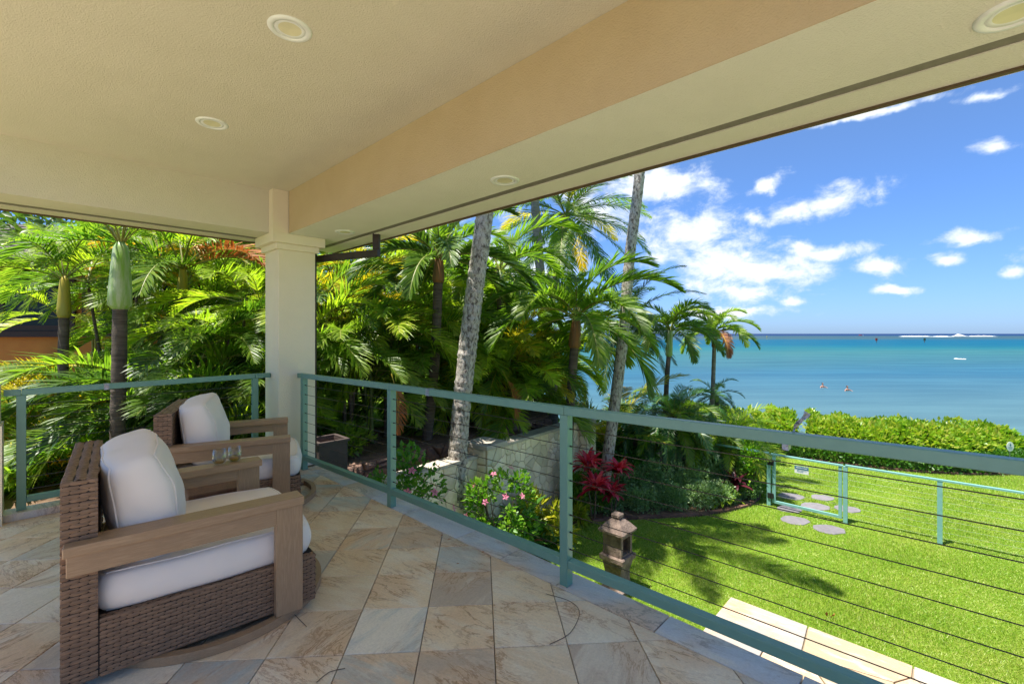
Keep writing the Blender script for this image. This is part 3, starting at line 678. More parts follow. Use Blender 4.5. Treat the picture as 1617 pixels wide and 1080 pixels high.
def palm(name, label, pts, r0, r1, bark, fam, n, sc, leaf, seed, shaft=None, sr=None, sl_=0, group=None, cat='palm tree', ring=.09, amp=.06, step=.05, rough=0, nside=14, flare=.25, **kw):
    """pts: world points base..top of trunk"""
    b = Vector(pts[0]); P = [Vector(p)-b for p in pts]; t = thing(name, label, cat, b, 0, group)
    ob('trunk', trunk_mesh(P, r0, r1, MT[bark], ring, amp, nside, step, flare, seed, rough), t)
    top = P[-1]; d = (P[-1]-P[-2]).normalized()
    if shaft:
        g = G(); g.tube([top-d*.02, top+d*.03, top+d*sl_*.25, top+d*sl_*.6, top+d*sl_*.9, top+d*sl_], [r1*1.05, sr*1.12, sr*1.1, sr*.92, sr*.72, sr*.3], 16)
        ob('crownshaft', g.mesh('crownshaft', MT[shaft], True), t); top = top+d*sl_*.92
    if n: crown(t, fam, top, n, sc, leaf, seed, **kw)
    return t
def clump(label, px, D, zb, ztop, ns, sc, leaf, seed, nf=7, stem='stem_g', fam='areca', group=None, spread=.35, mix=None, name='areca_palm', dead=0, rr=.03):
    rg = random.Random(seed); b = PG(px, D, zb); t = thing(name, label, 'palm', b, 0, group)
    for k in range(ns):
        a = rg.uniform(0, 6.28); h = (ztop-zb)*rg.uniform(.72, 1.03) if k else (ztop-zb); o = Vector((math.cos(a), math.sin(a), 0))
        base = o*spread*.35*rg.random(); tp = o*spread*rg.uniform(.6, 1.6)*(h/2.5)+Vector((0, 0, h)) if k else Vector((0, 0, h))
        ob('stem', trunk_mesh([base, base.lerp(tp, .5)+Vector((0, 0, .08)), tp], rr, rr*.7, MT[stem], .14, .05, 8, .12, .1, seed+k), t)
        crown(t, fam, tp, nf, sc*rg.uniform(.85, 1.1), leaf, seed*13+k, emin=-15 if not dead else -30, emax=80, rach=MT['rachy'] if leaf in ('yellow', 'gold') else None, mix=mix, dead=dead if k == 0 else 0)
    return t

# ================================================================== TREES AND PLANTS
def PP(D, *xy): return [PX(x, y, D) for x, y in xy]
palm('coconut_palm', 'leaning grey coconut trunk with scarred bark in front of the stone wall', [PG(704, 7.2, LAWN)]+PP(7.2, (716, 810), (729, 640), (747, 480), (765, 340), (782, 160))+[Vector((-.05, 7.3, 8.6))], .15, .125, 'trunk_c', 'coconut', 10, .70, 'green', 3, ring=.14, amp=.10, step=.035, rough=.006, nside=26, emin=-20)
palm('coconut_palm', 'tall slim coconut trunk leaning right over the pygmy date palms', [PG(948, 9.6, LAWN)]+PP(9.6, (968, 660), (985, 520), (995, 400), (1010, 273))+[Vector((2.75, 9.7, 6.4)), Vector((1.3, 11.0, 11.8))], .12, .095, 'trunk_c', 'coconut', 16, .74, 'green', 4, ring=.10, amp=.05, nside=18, rough=.004, step=.04)
palm('coconut_palm', 'far coconut palm with full crown against the sky under the eave', [PG(835, 17, LAWN)]+PP(17, (850, 640), (868, 500), (884, 400), (893, 340)), .16, .11, 'trunk_l', 'coconut', 34, 1.0, 'green', 5, emin=-45, mix=('yellow', .12))
palm('coconut_palm', 'thin distant coconut trunk rising left of the far crown', [PG(838, 15, LAWN)]+PP(15, (846, 640), (857, 510), (851, 400), (845, 318))+[PX(840, 100, 15)], .17, .12, 'trunk_l', 'coconut', 16, .9, 'green', 6)
palm('manila_palm', 'broad dark Manila palm with brown crownshaft behind the nearest tall post', [PG(893, 9.0, LAWN)]+PP(9.0, (900, 650), (907, 548)), .095, .085, 'trunk_d', 'manila', 20, 1.12, 'green', 7, 'shaft_b', .11, .62, emin=-8, ring=.07, mix=('green', .4))
palm('manila_palm', 'Manila palm with green crownshaft standing before the sea', [PG(1049, 12, LAWN), PX(1052, 620, 12), PX(1056, 562, 12)], .075, .06, 'trunk_d', 'manila', 16, .85, 'green', 8, 'shaft_g', .08, .72, emin=0, ring=.07)
palm('manila_palm', 'rightmost palm by the sea with a brown dead frond hanging', [PG(1124, 13, LAWN), PX(1125, 640, 13), PX(1128, 548, 13)], .065, .055, 'trunk_l', 'manila', 16, .72, 'green', 9, 'shaft_b', .07, .5, emin=-5, dead=1, ring=.07, mix=('lime', .3))
palm('manila_palm', 'dark ringed palm trunk left of the leaning trunk with wide green crown', [PG(664, 8.3, LAWN)]+PP(8.3, (672, 720), (686, 580), (692, 445)), .10, .085, 'trunk_d', 'manila', 18, 1.02, 'green', 10, 'trunk_l' and 'shaft_b', .10, .45, emin=-8, ring=.055, mix=('dark', .5))
palm('manila_palm', 'dense dark palm crown showing just right of the leaning trunk', [PG(795, 10.5, LAWN)]+PP(10.5, (792, 600), (790, 460)), .10, .08, 'trunk_d', 'manila', 15, 1.15, 'green', 11, 'shaft_g', .1, .5, emin=-35, mix=('green', .4))
palm('manila_palm', 'ringed grey palm with drooping rusty frond left of the brown crownshaft', [PG(872, 10.8, LAWN)]+PP(10.8, (874, 650), (872, 575)), .13, .10, 'trunk_l', 'manila', 13, .85, 'lime', 12, 'shaft_g', .09, .3, emin=-25, dead=2, ring=.08)
palm('manila_palm', 'small dark trunked palm at the end of the rock wall', [PG(838, 11.5, LAWN)]+PP(11.5, (842, 680), (848, 600)), .10, .08, 'trunk_d', 'manila', 13, .95, 'lime', 13, 'shaft_g', .09, .3, emin=-30, mix=('yellow', .3))
palm('coconut_palm', 'dark drooping coconut crown behind the slim trunk, above the young coconut', [PG(968, 13, LAWN)]+PP(13, (975, 620), (990, 505)), .15, .12, 'trunk_l', 'coconut', 22, .62, 'dark', 17, emin=-45, mix=('yellow', .1))
# left garden
palm('royal_palm', 'stout palm with big swollen green crownshaft just beyond the garden railing', [PG(188, 5.5, LAWN)]+PP(5.5, (186, 700), (188, 590), (189.5, 486)), .085, .072, 'trunk_d', 'coconut', 10, .40, 'green', 14, 'shaft_g', .104, .80, emin=48, emax=80, ring=.06, amp=.10, step=.03)
palm('royal_palm', 'slimmer palm with yellow green crownshaft in front of the orange house', [PG(96, 7.0, LAWN)]+PP(7.0, (98, 700), (101, 500)), .075, .062, 'trunk_d', 'areca', 9, .85, 'lime', 15, 'shaft_y', .075, .62, emin=15, ring=.06, mix=('green', .4))
palm('royal_palm', 'yellow crownshaft palm with curling rusty frond left of the column', [PG(283, 8.2, LAWN)]+PP(8.2, (284, 640), (288, 466)), .07, .06, 'trunk_d', 'areca', 14, 1.35, 'green', 16, 'shaft_y', .075, .5, emin=-10, dead=2, deadaz=.3, mix=('lime', .5))
GL = 'areca palms in the left garden thicket'; GM = 'areca palms right of the column'
rg = random.Random(44)
left = [(25, 6.6, -.1, 'yellow', 4), (70, 6.2, -.55, 'lime', 5), (145, 7.8, .5, 'green', 5), (150, 9.5, 2.9, 'lime', 4), (215, 8.0, 2.4, 'green', 4),
        (240, 6.6, .55, 'green', 5), (290, 7.0, 0.2, 'green', 5), (330, 8.8, 2.3, 'green', 4), (345, 7.0, 1.1, 'green', 5), (385, 7.6, 2.0, 'lime', 5), (400, 9.5, 3.2, 'green', 4), 
        (255, 9.5, 3.4, 'gold', 4), (120, 6.1, -.5, 'green', 5), (190, 6.9, -.3, 'green', 5), (395, 6.9, .5, 'green', 5), (-40, 7.5, .1, 'yellow', 4), (350, 6.4, -.4, 'dark', 5), (30, 5.9, -.9, 'gold', 4), (190, 10.5, 3.6, 'green', 4),
        (300, 10.5, 3.7, 'lime', 4), (360, 10.8, 3.9, 'yellow', 3)]
LBL = {'yellow': 'yellowing areca palm clump in the garden thicket left of the column', 'lime': 'light green areca palm clump in the garden thicket left of the column',
       'green': 'mid green areca palm clump in the garden thicket left of the column', 'gold': 'golden areca palm clump in the garden thicket left of the column', 'dark': 'dark green areca palm clump low behind the garden railing'}
CN = {'yellow': 'yellowing', 'lime': 'light green', 'green': 'mid green', 'gold': 'golden', 'dark': 'dark green'}
def where(x, tab):
    for lim, ph in tab:
        if x < lim: return ph
TL = ((0, 'cut by the left picture edge'), (50, 'just behind the left railing post'), (110, 'in front of the orange house'), (170, 'just left of the stout palm'), (230, 'behind the stout palm'), (270, 'close right of the stout palm'), (320, 'above the nearer armchair back'), (365, 'behind the farther armchair'), (9999, 'against the left side of the column'))
TM = ((530, 'against the right side of the column'), (600, 'above the planter box'), (650, 'behind the second railing post'), (690, 'around the dark ringed trunk'), (730, 'between ringed and leaning trunks'), (780, 'just right of the leaning trunk'), (825, 'over the rock wall'), (9999, 'at the far end of the rock wall'))
def clab(lf, zt, D, x, tab): return ('tall ' if zt > 2.5 else 'low ' if zt < .3 else '')+('far ' if D > 9.4 else 'near ' if D < 6.8 else '')+CN[lf]+' areca palm clump '+where(x, tab)
for i, (x, D, zt, lf, ns) in enumerate(left):
    clump(clab(lf, zt, D, x, TL), x, D, LAWN, zt, ns, rg.uniform(.85, 1.1), lf, 100+i, nf=8, group=GL, stem=rg.choice(('stem_y', 'stem_g', 'trunk_d')), mix=(rg.choice(('green', 'lime', 'dark')), .3))
LBM = {k: v.replace('in the garden thicket left of the column', 'in the thicket right of the column').replace('behind the garden railing', 'right of the column') for k, v in LBL.items()}
mid = [(520, 8.4, 1.7, 'lime', 4, TERR), (560, 9.0, 2.0, 'yellow', 4, TERR), (610, 8.6, 1.5, 'lime', 4, TERR), (548, 7.7, 1.15, 'green', 3, TERR), (640, 9.6, 2.1, 'lime', 4, TERR), (580, 10.8, 3.0, 'yellow', 2, TERR),
       (655, 9.0, .7, 'green', 3, TERR), (735, 10.2, 1.0, 'lime', 4, TERR), (775, 9.7, .75, 'lime', 4, TERR), (805, 9.9, 1.0, 'yellow', 3, TERR), (720, 9.5, .3, 'lime', 3, TERR), (790, 11.5, 1.7, 'green', 4, TERR),
       (520, 10.8, 3.0, 'green', 2, TERR), (625, 12, 3.2, 'lime', 3, TERR), (700, 12.5, 2.7, 'green', 4, TERR), (755, 12.8, 2.6, 'green', 4, TERR), (835, 12.5, .7, 'lime', 4, TERR), (585, 8.0, .85, 'green', 3, TERR),
       (820, 9.6, .2, 'green', 3, TERR), (740, 11.5, 2.2, 'green', 4, TERR), (815, 13.5, 2.9, 'dark', 4, TERR), (505, 7.6, 1.9, 'green', 3, TERR), (690, 10.8, 1.9, 'lime', 4, TERR)]
for i, (x, D, zt, lf, ns, zb) in enumerate(mid):
    clump(clab(lf, zt, D, x, TM), x, D, zb, zt, ns, rg.uniform(.85, 1.1), lf, 200+i, nf=8, group=GM, stem=rg.choice(('trunk_d', 'stem_g', 'trunk_d')), mix=(rg.choice(('green', 'lime', 'dark')), .3), rr=.035)
# hanging rusty fronds
t = thing('fallen_frond', 'rusty orange dead palm frond hanging behind the second railing post', 'palm frond', PX(618, 590, 6.6))
o = ob('frond', FAM['areca'][5], t, (0, 0, 0), (0, R(38), R(-40)), .5); setmat(o, LF['brown']); setmat(o, MT['rachy'], 1)
t = thing('fallen_frond', 'rusty pink dead palm frond drooping over the rock wall', 'palm frond', PX(793, 585, 8.6))
o = ob('frond', FAM['areca'][5], t, (0, 0, 0), (0, R(30), R(-30)), .55); setmat(o, LF['brown']); setmat(o, MT['rachy'], 1)
# young coconut between trunks
t = thing('young_coconut', 'young coconut palm with upright fronds in front of the sea', 'palm', PG(960, 11.5, LAWN))
crown(t, 'coconut', Vector((0, 0, .6)), 12, .82, 'green', 61, emin=35, emax=80, mix=('yellow', .35), rach=MT['rachy'])
g = G(); g.tube([(0, 0, 0), (0, 0, .4), (0, 0, .7)], [.16, .13, .06], 10); ob('trunk', g.mesh('trunk', MT['trunk_d'], True), t)
# pygmy date palms
for (x, D, h, n, sc, lf, sd_, lab) in ((1062, 10.8, 1.75, 50, 1.2, 'blue', 71, 'bushy pygmy date palm with feathery dark fronds beside the slim trunk'), (1158, 11.0, 1.15, 42, 1.15, 'lime', 72, 'yellow green date palm drooping beside the garden gate'),
                                (1128, 13.2, 1.9, 22, .8, 'blue', 73, 'small spiky date palm standing up against the sea'), (1000, 11.2, 1.5, 34, .95, 'blue', 74, 'dark date palm partly behind the slim coconut trunk'), (1105, 10.9, 1.1, 40, 1.0, 'blue', 75, 'low date palm filling the bed behind the silver shrubs')):
    b = PG(x, D, LAWN); t = thing('date_palm', lab, 'palm', b)
    ob('trunk', trunk_mesh([(0, 0, 0), (.02, 0, h*.5), (0, 0, h)], .11, .12, MT['trunk_d'], .05, .15, 10, .03), t)
    crown(t, 'date', Vector((0, 0, h)), n, sc, lf, sd_, emin=-50, emax=82, mix=('green', .3))
# background broad trees that close the thicket
for i, (x, D, z, r, n, lf) in enumerate(((-60, 15, 2.2, 3.4, 5200, 'thick'), (90, 16, 3.2, 3.6, 5200, 'thick'), (250, 14, 2.8, 3.4, 5200, 'thick'), (400, 15, 3.0, 3.6, 5200, 'thick'), (500, 21, 3.4, 3.2, 3600, 'thick'), (610, 21, 3.4, 3.2, 3600, 'thick'), (700, 17, 2.6, 2.6, 4200, 'thick'),
                                    (745, 15.5, .6, 2.2, 3600, 'green'), (200, 10.0, -.9, 1.5, 2600, 'green'), (330, 11.5, -.3, 2.4, 3200, 'dark'), (810, 15, -.6, 1.6, 2600, 'green'))):
    b = PG(x, D, LAWN if D < 15.4 and x > 780 else TERR if x > 450 else LAWN)
    hh = z-b.z
    t = thing('broadleaf_tree', 'dark leafy tree far behind the palms '+(where(x, TL) if x < 450 else where(x, TM)), 'tree', b, 0, 'leafy trees behind the palms')
    g = G(); g.tube([(0, 0, 0), (.1, .1, hh*.6), (0, 0, hh)], [.16, .11, .05], 8); ob('trunk', g.mesh('trunk', MT['twig']), t)
    P, Dn = clumped(n, (0, 0, hh), (r, r*.8, r*.9), 300+i, 26, .42); P[:, 2] = np.maximum(P[:, 2], .05)
    V, Fc = leaves(P, Dn, .30, .4, seed=i, droop=.3); ob('foliage', npmesh('crown', V, Fc, LF[lf]), t, kind='stuff')
# sea hedge: two rows of plants
def hedge(name, label, back, depth, hh, n, size, m, seed, skip0=0):
    rs = np.random.RandomState(seed); pts = HP[skip0:]
    seg = [(a, b, (b-a).length) for a, b in zip(pts[:-1], pts[1:])]; tot = sum(s[2] for s in seg); P = np.zeros((n, 3)); Dn = np.zeros((n, 3))
    for i in range(n):
        s = rs.uniform(0, tot); 
        for a, b, l in seg:
            if s <= l: break
            s -= l
        d = (b-a)/l; nr = Vector((-d.y, d.x, 0)); q = a+d*s
        f = rs.uniform(0, 1); th = f*math.pi*.62
        lump = 1.02-.030*(q.x-7)+.06*math.sin(q.x*2.1+seed)+.05*math.sin(q.x*5.3+1)+.08*math.sin(q.x*11)
        off = back+depth*(1-math.cos(th))*.75; z = hh*min(1, math.sin(th)**.5)*lump*rs.uniform(.86, 1.04)
        if rs.rand() < .25: z = hh*lump*rs.uniform(.9, 1.02); off = back+depth*rs.uniform(.4, 1.6)
        p = q+nr*(off+rs.uniform(-.08, .08)); P[i] = (p.x, p.y, LAWN+max(.03, z)); nn = -nr*math.cos(th)+Vector((0, 0, math.sin(th)+.35)); Dn[i] = nn
    o0 = pts[0]; P -= np.array(o0); t = thing(name, label, 'hedge', o0)
    V, Fc = leaves(P, Dn, size, .5, seed=seed, jit=.55); ob('foliage', npmesh('foliage', V, Fc, LF[m]), t, kind='stuff')
    g = G()
    for a, b, l in seg:
        d = (b-a)/l; nr = Vector((-d.y, d.x, 0)); a2 = a-o0; b2 = b-o0
        sec = [(back+.12, .0), (back+.14, hh*.55), (back+depth*.6, hh*.78), (back+depth*1.6, hh*.8), (back+depth*1.7, 0)]
        V = [q+nr*u_+Vector((0, 0, z_)) for q in (a2, b2) for u_, z_ in sec]; k = len(sec)
        g.add(V, [(i, i+1, i+1+k, i+k) for i in range(k-1)])
    ob('inner_mass', g.mesh('inner', LF['thick']), t)  # solid dark filler added inside the hedge to block see-through gaps
hedge('hedge', 'long sunlit yellow green sea hedge above the water', .55, 1.3, 1.0, 19000, .17, 'hedge', 21)
hedge('hedge', 'low darker green front row of the sea hedge along the lawn', .02, .7, .55, 12000, .10, 'hedged', 22, 1)
# shrubs to the left of the gate behind the palms
for (x, D, r, n, sz, lf, sd_, lab) in ((975, 13.5, (1.8, .8, .55), 3600, .16, 'hedged', 81, 'green shrub screening the sea left of the slim trunk'), (880, 14, (1.6, .8, .5), 3000, .16, 'bright', 82, 'bright shrub behind the end of the rock wall'),
                                  (955, 11.2, (.9, .5, .55), 2600, .11, 'hedged', 83, 'glossy shrub crowding behind the far stone pillar'), (1020, 10.6, (.9, .6, .5), 2600, .09, 'bright', 84, 'yellow green shrub below the dark date palm'), (1187, 10.3, (.35, .4, .72), 2200, .09, 'hedge', 85, 'bright upright shrub touching the gate post')):
    shrub('shrub', lab, 'shrub', PG(x, D, LAWN), r, n, sz, LF[lf], sd_)
# silver ground shrubs along the edging
ORD = 'first second third fourth fifth sixth seventh eighth ninth tenth eleventh twelfth thirteenth fourteenth fifteenth'.split()
rg = random.Random(5)
for i in range(15):
    x = 905+i*20+rg.uniform(-6, 6); y0 = np.interp(x, [p[0] for p in EDG], [p[1] for p in EDG]); D = YD(y0, LAWN)+.36+rg.uniform(0, .12)
    shrub('silver_shrub', ORD[i]+' grey green mounded shrub from the left in the row along the bed edging', 'shrub', PG(x, D, LAWN), (.31, .26, .27), 1300, .055, LF['silver'], 400+i, .5, 'silver shrubs along the edging', 10, .5, 0)
for i in range(12):
    x = 930+i*24+rg.uniform(-8, 8); y0 = np.interp(x, [p[0] for p in EDG], [p[1] for p in EDG]); D = YD(y0, LAWN)+.85+rg.uniform(0, .2)
    shrub('silver_shrub', ORD[i]+' taller dull green shrub from the left in the second row of the bed', 'shrub', PG(x, D, LAWN), (.36, .3, .42), 1300, .07, LF['silver'], 430+i, .5, 'second row of bed shrubs', 10, .5, 0)
# hibiscus
shrub('hibiscus', 'tall hibiscus with pink flowers behind the second railing post', 'hibiscus', PG(640, 5.6, LAWN), (.62, .4, 1.22), 2100, .08, LF['bright'], 91, .62, None, 30, .20, 11, 16)
shrub('hibiscus', 'leafy hibiscus with pink blooms in front of the cream stone wall', 'hibiscus', PG(790, 7.0, LAWN), (.52, .4, .86), 2300, .09, LF['bright'], 92, .6, None, 20, .28, 6, 9)
shrub('hibiscus', 'sprig of hibiscus with pink flower low beside the planter box', 'hibiscus', PG(566, 5.5, -1.6), (.25, .3, .62), 500, .08, LF['bright'], 93, .62, None, 10, .3, 4, 5)
shrub('croton', 'yellow green croton bush left of the nearest tall railing post', 'bush', PG(862, 7.9, LAWN), (.42, .4, .50), 900, .17, LF['croton'], 94, .3, None, 12, .4, 4)
shrub('croton', 'small yellow croton at the bed edge right of the railing post', 'bush', PG(915, 8.9, LAWN), (.24, .22, .22), 260, .2, LF['croton'], 95, .25, None, 8, .4, 3)
shrub('shrub', 'green bush under the red ti plant', 'bush', PG(925, 9.4, LAWN), (.42, .4, .45), 1200, .12, LF['bright'], 96, .4, None, 12, .4, 3)
shrub('shrub', 'mixed green bush with dry patches at the foot of the croton', 'bush', PG(850, 7.6, LAWN), (.45, .3, .26), 700, .13, LF['broad'], 97, .35, None, 10, .4, 3)
# strap leaf rosettes
def blade_mesh(L, wd_, e0, bend, seed=0, n=7):
    g = G(); p = Vector((0, 0, 0)); V = []
    for i in range(n+1):
        s = i/n; e = R(e0-bend*s**1.2); d = Vector((math.cos(e), 0, math.sin(e))); wk = wd_*(.35+1.0*math.sin(math.pi*min(1, s*.85+.1)))*(1 if s < .98 else .05)
        up_ = Vector((-d.z, 0, d.x)); V += [p+Vector((0, -wk/2, 0))+up_*wk*.16, p, p+Vector((0, wk/2, 0))+up_*wk*.16]; p = p+d*L/n
    fs = []
    for i in range(n):
        for k in (0, 1): fs.append((i*3+k, i*3+k+1, (i+1)*3+k+1, (i+1)*3+k))
    g.add(V, fs); return g.mesh('blade', LF['broad'], True)
BL = [blade_mesh(1, .16, 75, 60), blade_mesh(1, .17, 50, 80), blade_mesh(1, .17, 25, 70), blade_mesh(1, .15, 70, 130)]
def rosette(name, label, cat, loc, heads, nl, L, lf, seed, wide=1.0, group=None, lf2=None):
    rg = random.Random(seed); t = thing(name, label, cat, loc, 0, group)
    for (hx, hy, hz) in heads:
        if hz > .15:
            g = G(); g.tube([(hx*.3, hy*.3, 0), (hx*.8, hy*.8, hz*.5), (hx, hy, hz)], [.02, .016, .014], 6); ob('stem', g.mesh('stem', MT['twig']), t)
        for i in range(nl):
            k = 0 if i < nl*.3 else 1 if i < nl*.65 else 2
            o = ob('leaf', BL[k if rg.random() > .2 else 3], t, (hx, hy, hz), (rg.uniform(-.2, .2), rg.uniform(-.2, .2), i*2.4+rg.uniform(-.3, .3)), (L*rg.uniform(.75, 1.1), L*wide, L*rg.uniform(.8, 1.1)))
            setmat(o, LF[lf2 if lf2 and i > nl*.7 else lf])
    return t
rosette('ti_plant', 'vivid red ti plant rosette beside the far stone pillar', 'ti plant', PG(937, 9.1, LAWN), [(-.12, -.1, 1.02), (.0, -.25, .66)], 38, .48, 'red', 31, .85, None, 'redd')
rosette('ti_plant', 'second red ti plant cluster just right of the bigger one', 'ti plant', PG(966, 9.3, LAWN), [(0.12, -.1, .90), (-.05, -.2, .46)], 34, .42, 'red', 32, .85, None, 'redd')
rosette('ti_plant', 'dark purple ti plant in the shade under the lime date palm', 'ti plant', PG(1162, 10.0, LAWN), [(0, 0, .35)], 20, .45, 'purp', 33, .9)
for i, (x, D, L, lf, lab) in enumerate(((768, 7.25, .95, 'broad', 'broad strap leaf lily at the foot of the leaning trunk'), (806, 7.6, 1.0, 'broad', 'dark strap leaf plant below the leafy hibiscus'), (742, 7.0, .8, 'broad', 'lily tuft just left of the strap leaf plants'), (838, 8.0, .7, 'lime', 'light green strap leaf plant at the edging'),
                          (905, 9.7, .9, 'broad', 'upright strap leaves behind the red ti plant'), (795, 7.3, .6, 'brown', 'small rusty bromeliad among the strap leaves'), (700, 6.6, .8, 'lime', 'green lily tuft under the tall hibiscus'), (1140, 9.75, .4, 'lime', 'green strap leaves under the lime date palm'))):
    rosette('strap_leaf_plant', lab, 'plant', PG(x, D, LAWN), [(0, 0, .05), (.15, .1, .08)], 17, L, lf, 500+i, .75)
# ferny undergrowth near the rock wall and left garden
for i, (x, D, zb) in enumerate(((515, 9.0, TERR), (650, 9.2, TERR), (540, 7.0, TERR), (740, 9.9, TERR), (40, 7.2, LAWN), (110, 7.8, LAWN), (220, 7.4, LAWN), (330, 8.0, LAWN), (270, 6.3, LAWN), (160, 6.4, LAWN), (380, 6.6, LAWN))):
    shrub('undergrowth_shrub', 'leafy shrub filling the shade '+('beside the planter box' if zb == TERR and x < 600 else 'by the rock wall' if zb == TERR else where(x, TL)), 'shrub', PG(x, D, zb), (.45, .4, .26) if zb == TERR else (.8, .6, 1.05), 1300, .11, LF['broad' if i % 2 else 'green'], 600+i, .4, 'undergrowth below the areca palms', 16, .4, 0)
# planter
t = thing('planter_box', 'dark brown square planter box just past the column', 'planter', PX(517, 712, 6.1)-Vector((0, 0, .22)), R(46))
g = G()
for s in (-1, 1): g.box((-.19, s*.175-.015, -.25), (.19, s*.175+.015, .36)); g.box((s*.175-.015, -.16, -.25), (s*.175+.015, .16, .36))
ob('box', g.mesh('box', MT['planter']), t)
g = G()
for s in (-1, 1): g.box((-.21, s*.19-.025, .36), (.21, s*.19+.025, .39)); g.box((s*.19-.025, -.165, .361), (s*.19+.025, .165, .39))
ob('rim', g.mesh('rim', MT['planter']), t)
g = G(); g.box((-.16, -.16, .24), (.16, .16, .27)); ob('soil', g.mesh('soil', MT['soil']), t)

# ================================================================== NEIGHBOUR'S HOUSE
t = thing('neighbour_house', 'orange stucco house with dark window frames and shingle roof behind the left palms', 'house', (-11.0, 11.2, LAWN), R(12))
g = G(); g.box((-5, 0, 0), (3.6, 6, 3.75)); g.box((-5, .05, 3.75), (3.6, 6, 5.2)); ob('wall', g.mesh('wall', MT['orange']), t)
for x in (-.35, .9, 2.2):
    g = G(); g.box((x, -.55, 0), (x+.38, -.15, 3.2)); ob('pillar', g.mesh('pillar', MT['orange']), t)
g = G(); g.box((-5, -.02, .0), (3.6, -.002, 2.3)); ob('wall_shade_sheet', g.mesh('shade_sheet', MT['brown']), t)  # flat dark sheet paints the shade onto the wall behind the pillars
for k, x in enumerate((-3.1, -1.35, .4, 2.0)):
    fo = bpy.data.objects.new('window', None)
    g = G(); g.box((x, -.06, 3.76), (x+1.6, -.001, 3.9)); g.box((x, -.06, 4.98), (x+1.6, -.001, 5.2)); g.box((x, -.06, 3.9), (x+.16, -.001, 4.98)); g.box((x+1.44, -.06, 3.9), (x+1.6, -.001, 4.98))
    fr = ob('window_frame', g.mesh('window_frame', MT['brown']), t)
    g = G(); g.box((x+.16, -.03, 3.9), (x+1.44, -.015, 4.98)); ob('pane', g.mesh('pane', MT['glassd']), fr)
g = G(); g.box((-5, -.12, 3.62), (3.6, .0, 3.755)); ob('sill', g.mesh('sill', MT['brown']), t)
g = G(); g.add([(-5.5, -.9, 5.22), (4.2, -.9, 5.22), (4.2, -.9, 5.36), (-5.5, -.9, 5.36), (-5.5, 3.3, 7.0), (4.2, 3.3, 7.0), (-5.5, 6.6, 5.3), (4.2, 6.6, 5.3), (-5.5, .2, 5.21), (4.2, .2, 5.21)],
   [(0,1,2,3), (3,2,5,4), (4,5,7,6), (0,8,9,1), (8,6,7,9)]); rf = ob('roof', g.mesh('roof', MT['brown']), t)
g = G(); rg = random.Random(1)
sl2 = Vector((0, 4.2, 1.64)).normalized()
for r_ in range(16):
    x = -5.5-rg.random()*.2
    while x < 4.2:
        wd2 = rg.uniform(.16, .28); b = Vector((x, -.92, 5.37))+sl2*r_*.26; nrm = Vector((0, -sl2.z, sl2.y)); th = rg.uniform(.02, .04)
        g.add([b, b+Vector((wd2-.01, 0, 0)), b+Vector((wd2-.01, 0, 0))+sl2*.3, b+sl2*.3, b+nrm*th, b+Vector((wd2-.01, 0, 0))+nrm*th, b+Vector((wd2-.01, 0, 0))+sl2*.3+nrm*.006, b+sl2*.3+nrm*.006], [(4,5,6,7), (0,1,5,4), (0,4,7,3), (1,2,6,5)]); x += wd2
ob('shingles', g.mesh('shingles', MT['shingle']), rf, kind='stuff')

# ================================================================== RAILINGS
def railing(label, pts, zt, zb, ends, cable_z, posts):
    """pts: plan points of posts; zt/zb: top/bottom rail heights at those points"""
    o0 = pts[0]; t = thing('cable_railing', label, 'railing', o0)
    L = lambda p, z: Vector((p.x, p.y, z))-o0
    allp = [ends[0]]+list(pts)+[ends[1]]; zz = [zt[0]]+list(zt)+[zt[-1]]
    for i in range(len(allp)-1):
        a, b = allp[i], allp[i+1]
        if (b-a).length < .01: continue
        d = (b-a).normalized()*.001
        g = G(); g.bar(L(a+d, zz[i]-.025), L(b-d, zz[i+1]-.025), .052, .05); bevel(ob('top_rail', g.mesh('top_rail', MT['teal']), t), .004)
    for i in range(len(pts)-1):
        a, b = pts[i], pts[i+1]; d = (b-a).normalized()
        g = G(); g.bar(L(a+d*.029, zb[i]-.025), L(b-d*.029, zb[i+1]-.025), .052, .05); bevel(ob('bottom_rail', g.mesh('bottom_rail', MT['teal']), t), .004)
        for z in cable_z:
            g = G(); k = zt[i]-1.065; g.tube([L(a+d*.028, z+k*z), L(b-d*.028, z+(zt[i+1]-1.065)*z)], .0026, 6); ob('cable', g.mesh('cable', MT['cable']), t)
    for i, p in enumerate(pts):
        if not posts[i]: continue
        q = pts[min(i+1, len(pts)-1)]-pts[max(i-1, 0)]; an = math.atan2(q.y, q.x)
        g = G(); g.box((-.028, -.028, posts[i]-.0), (.028, .028, zt[i]-.0505)); po = bevel(ob('post', g.mesh('post', MT['teal']), t, L(p, 0), (0, 0, an)), .003)
        g = G()
        for z in cable_z:
            for s in (-1, 1): g.tube([(s*.028, 0, z), (s*.045, 0, z)], [.0055, .004], 6)
        ob('cable_fitting', g.mesh('fittings', MT['black']), po, kind='stuff')
    return t
p1 = Vector((-2.30, 5.045, 0)); p2 = Vector((-1.046, 3.96, 0)); p3 = Vector((.324, 2.73, 0)); p4 = Vector((1.86, 1.35, 0)); p5 = p4+(p4-p3)*.9
CZ = [.22+.102*k for k in range(8)]
dd = (p1-p2).normalized()
railing('long teal cable railing between the deck and the sea side lawn', [p1, p2, p3, p4, p5], [1.060, 1.065, 1.066, 1.088, 1.10], [.16, .163, .163, .148, .14], [p1+dd*.145, p5], CZ, [.002, .002, .002, .002, .002])
q1 = H(5.50, -.085); q2 = H(5.50, 1.66)
railing('shorter teal cable railing along the garden side left of the column', [q1, q2], [1.045, 1.062], [.165, .165], [H(5.50, -.183), H(5.50, 1.815)], CZ, [.056, .056])
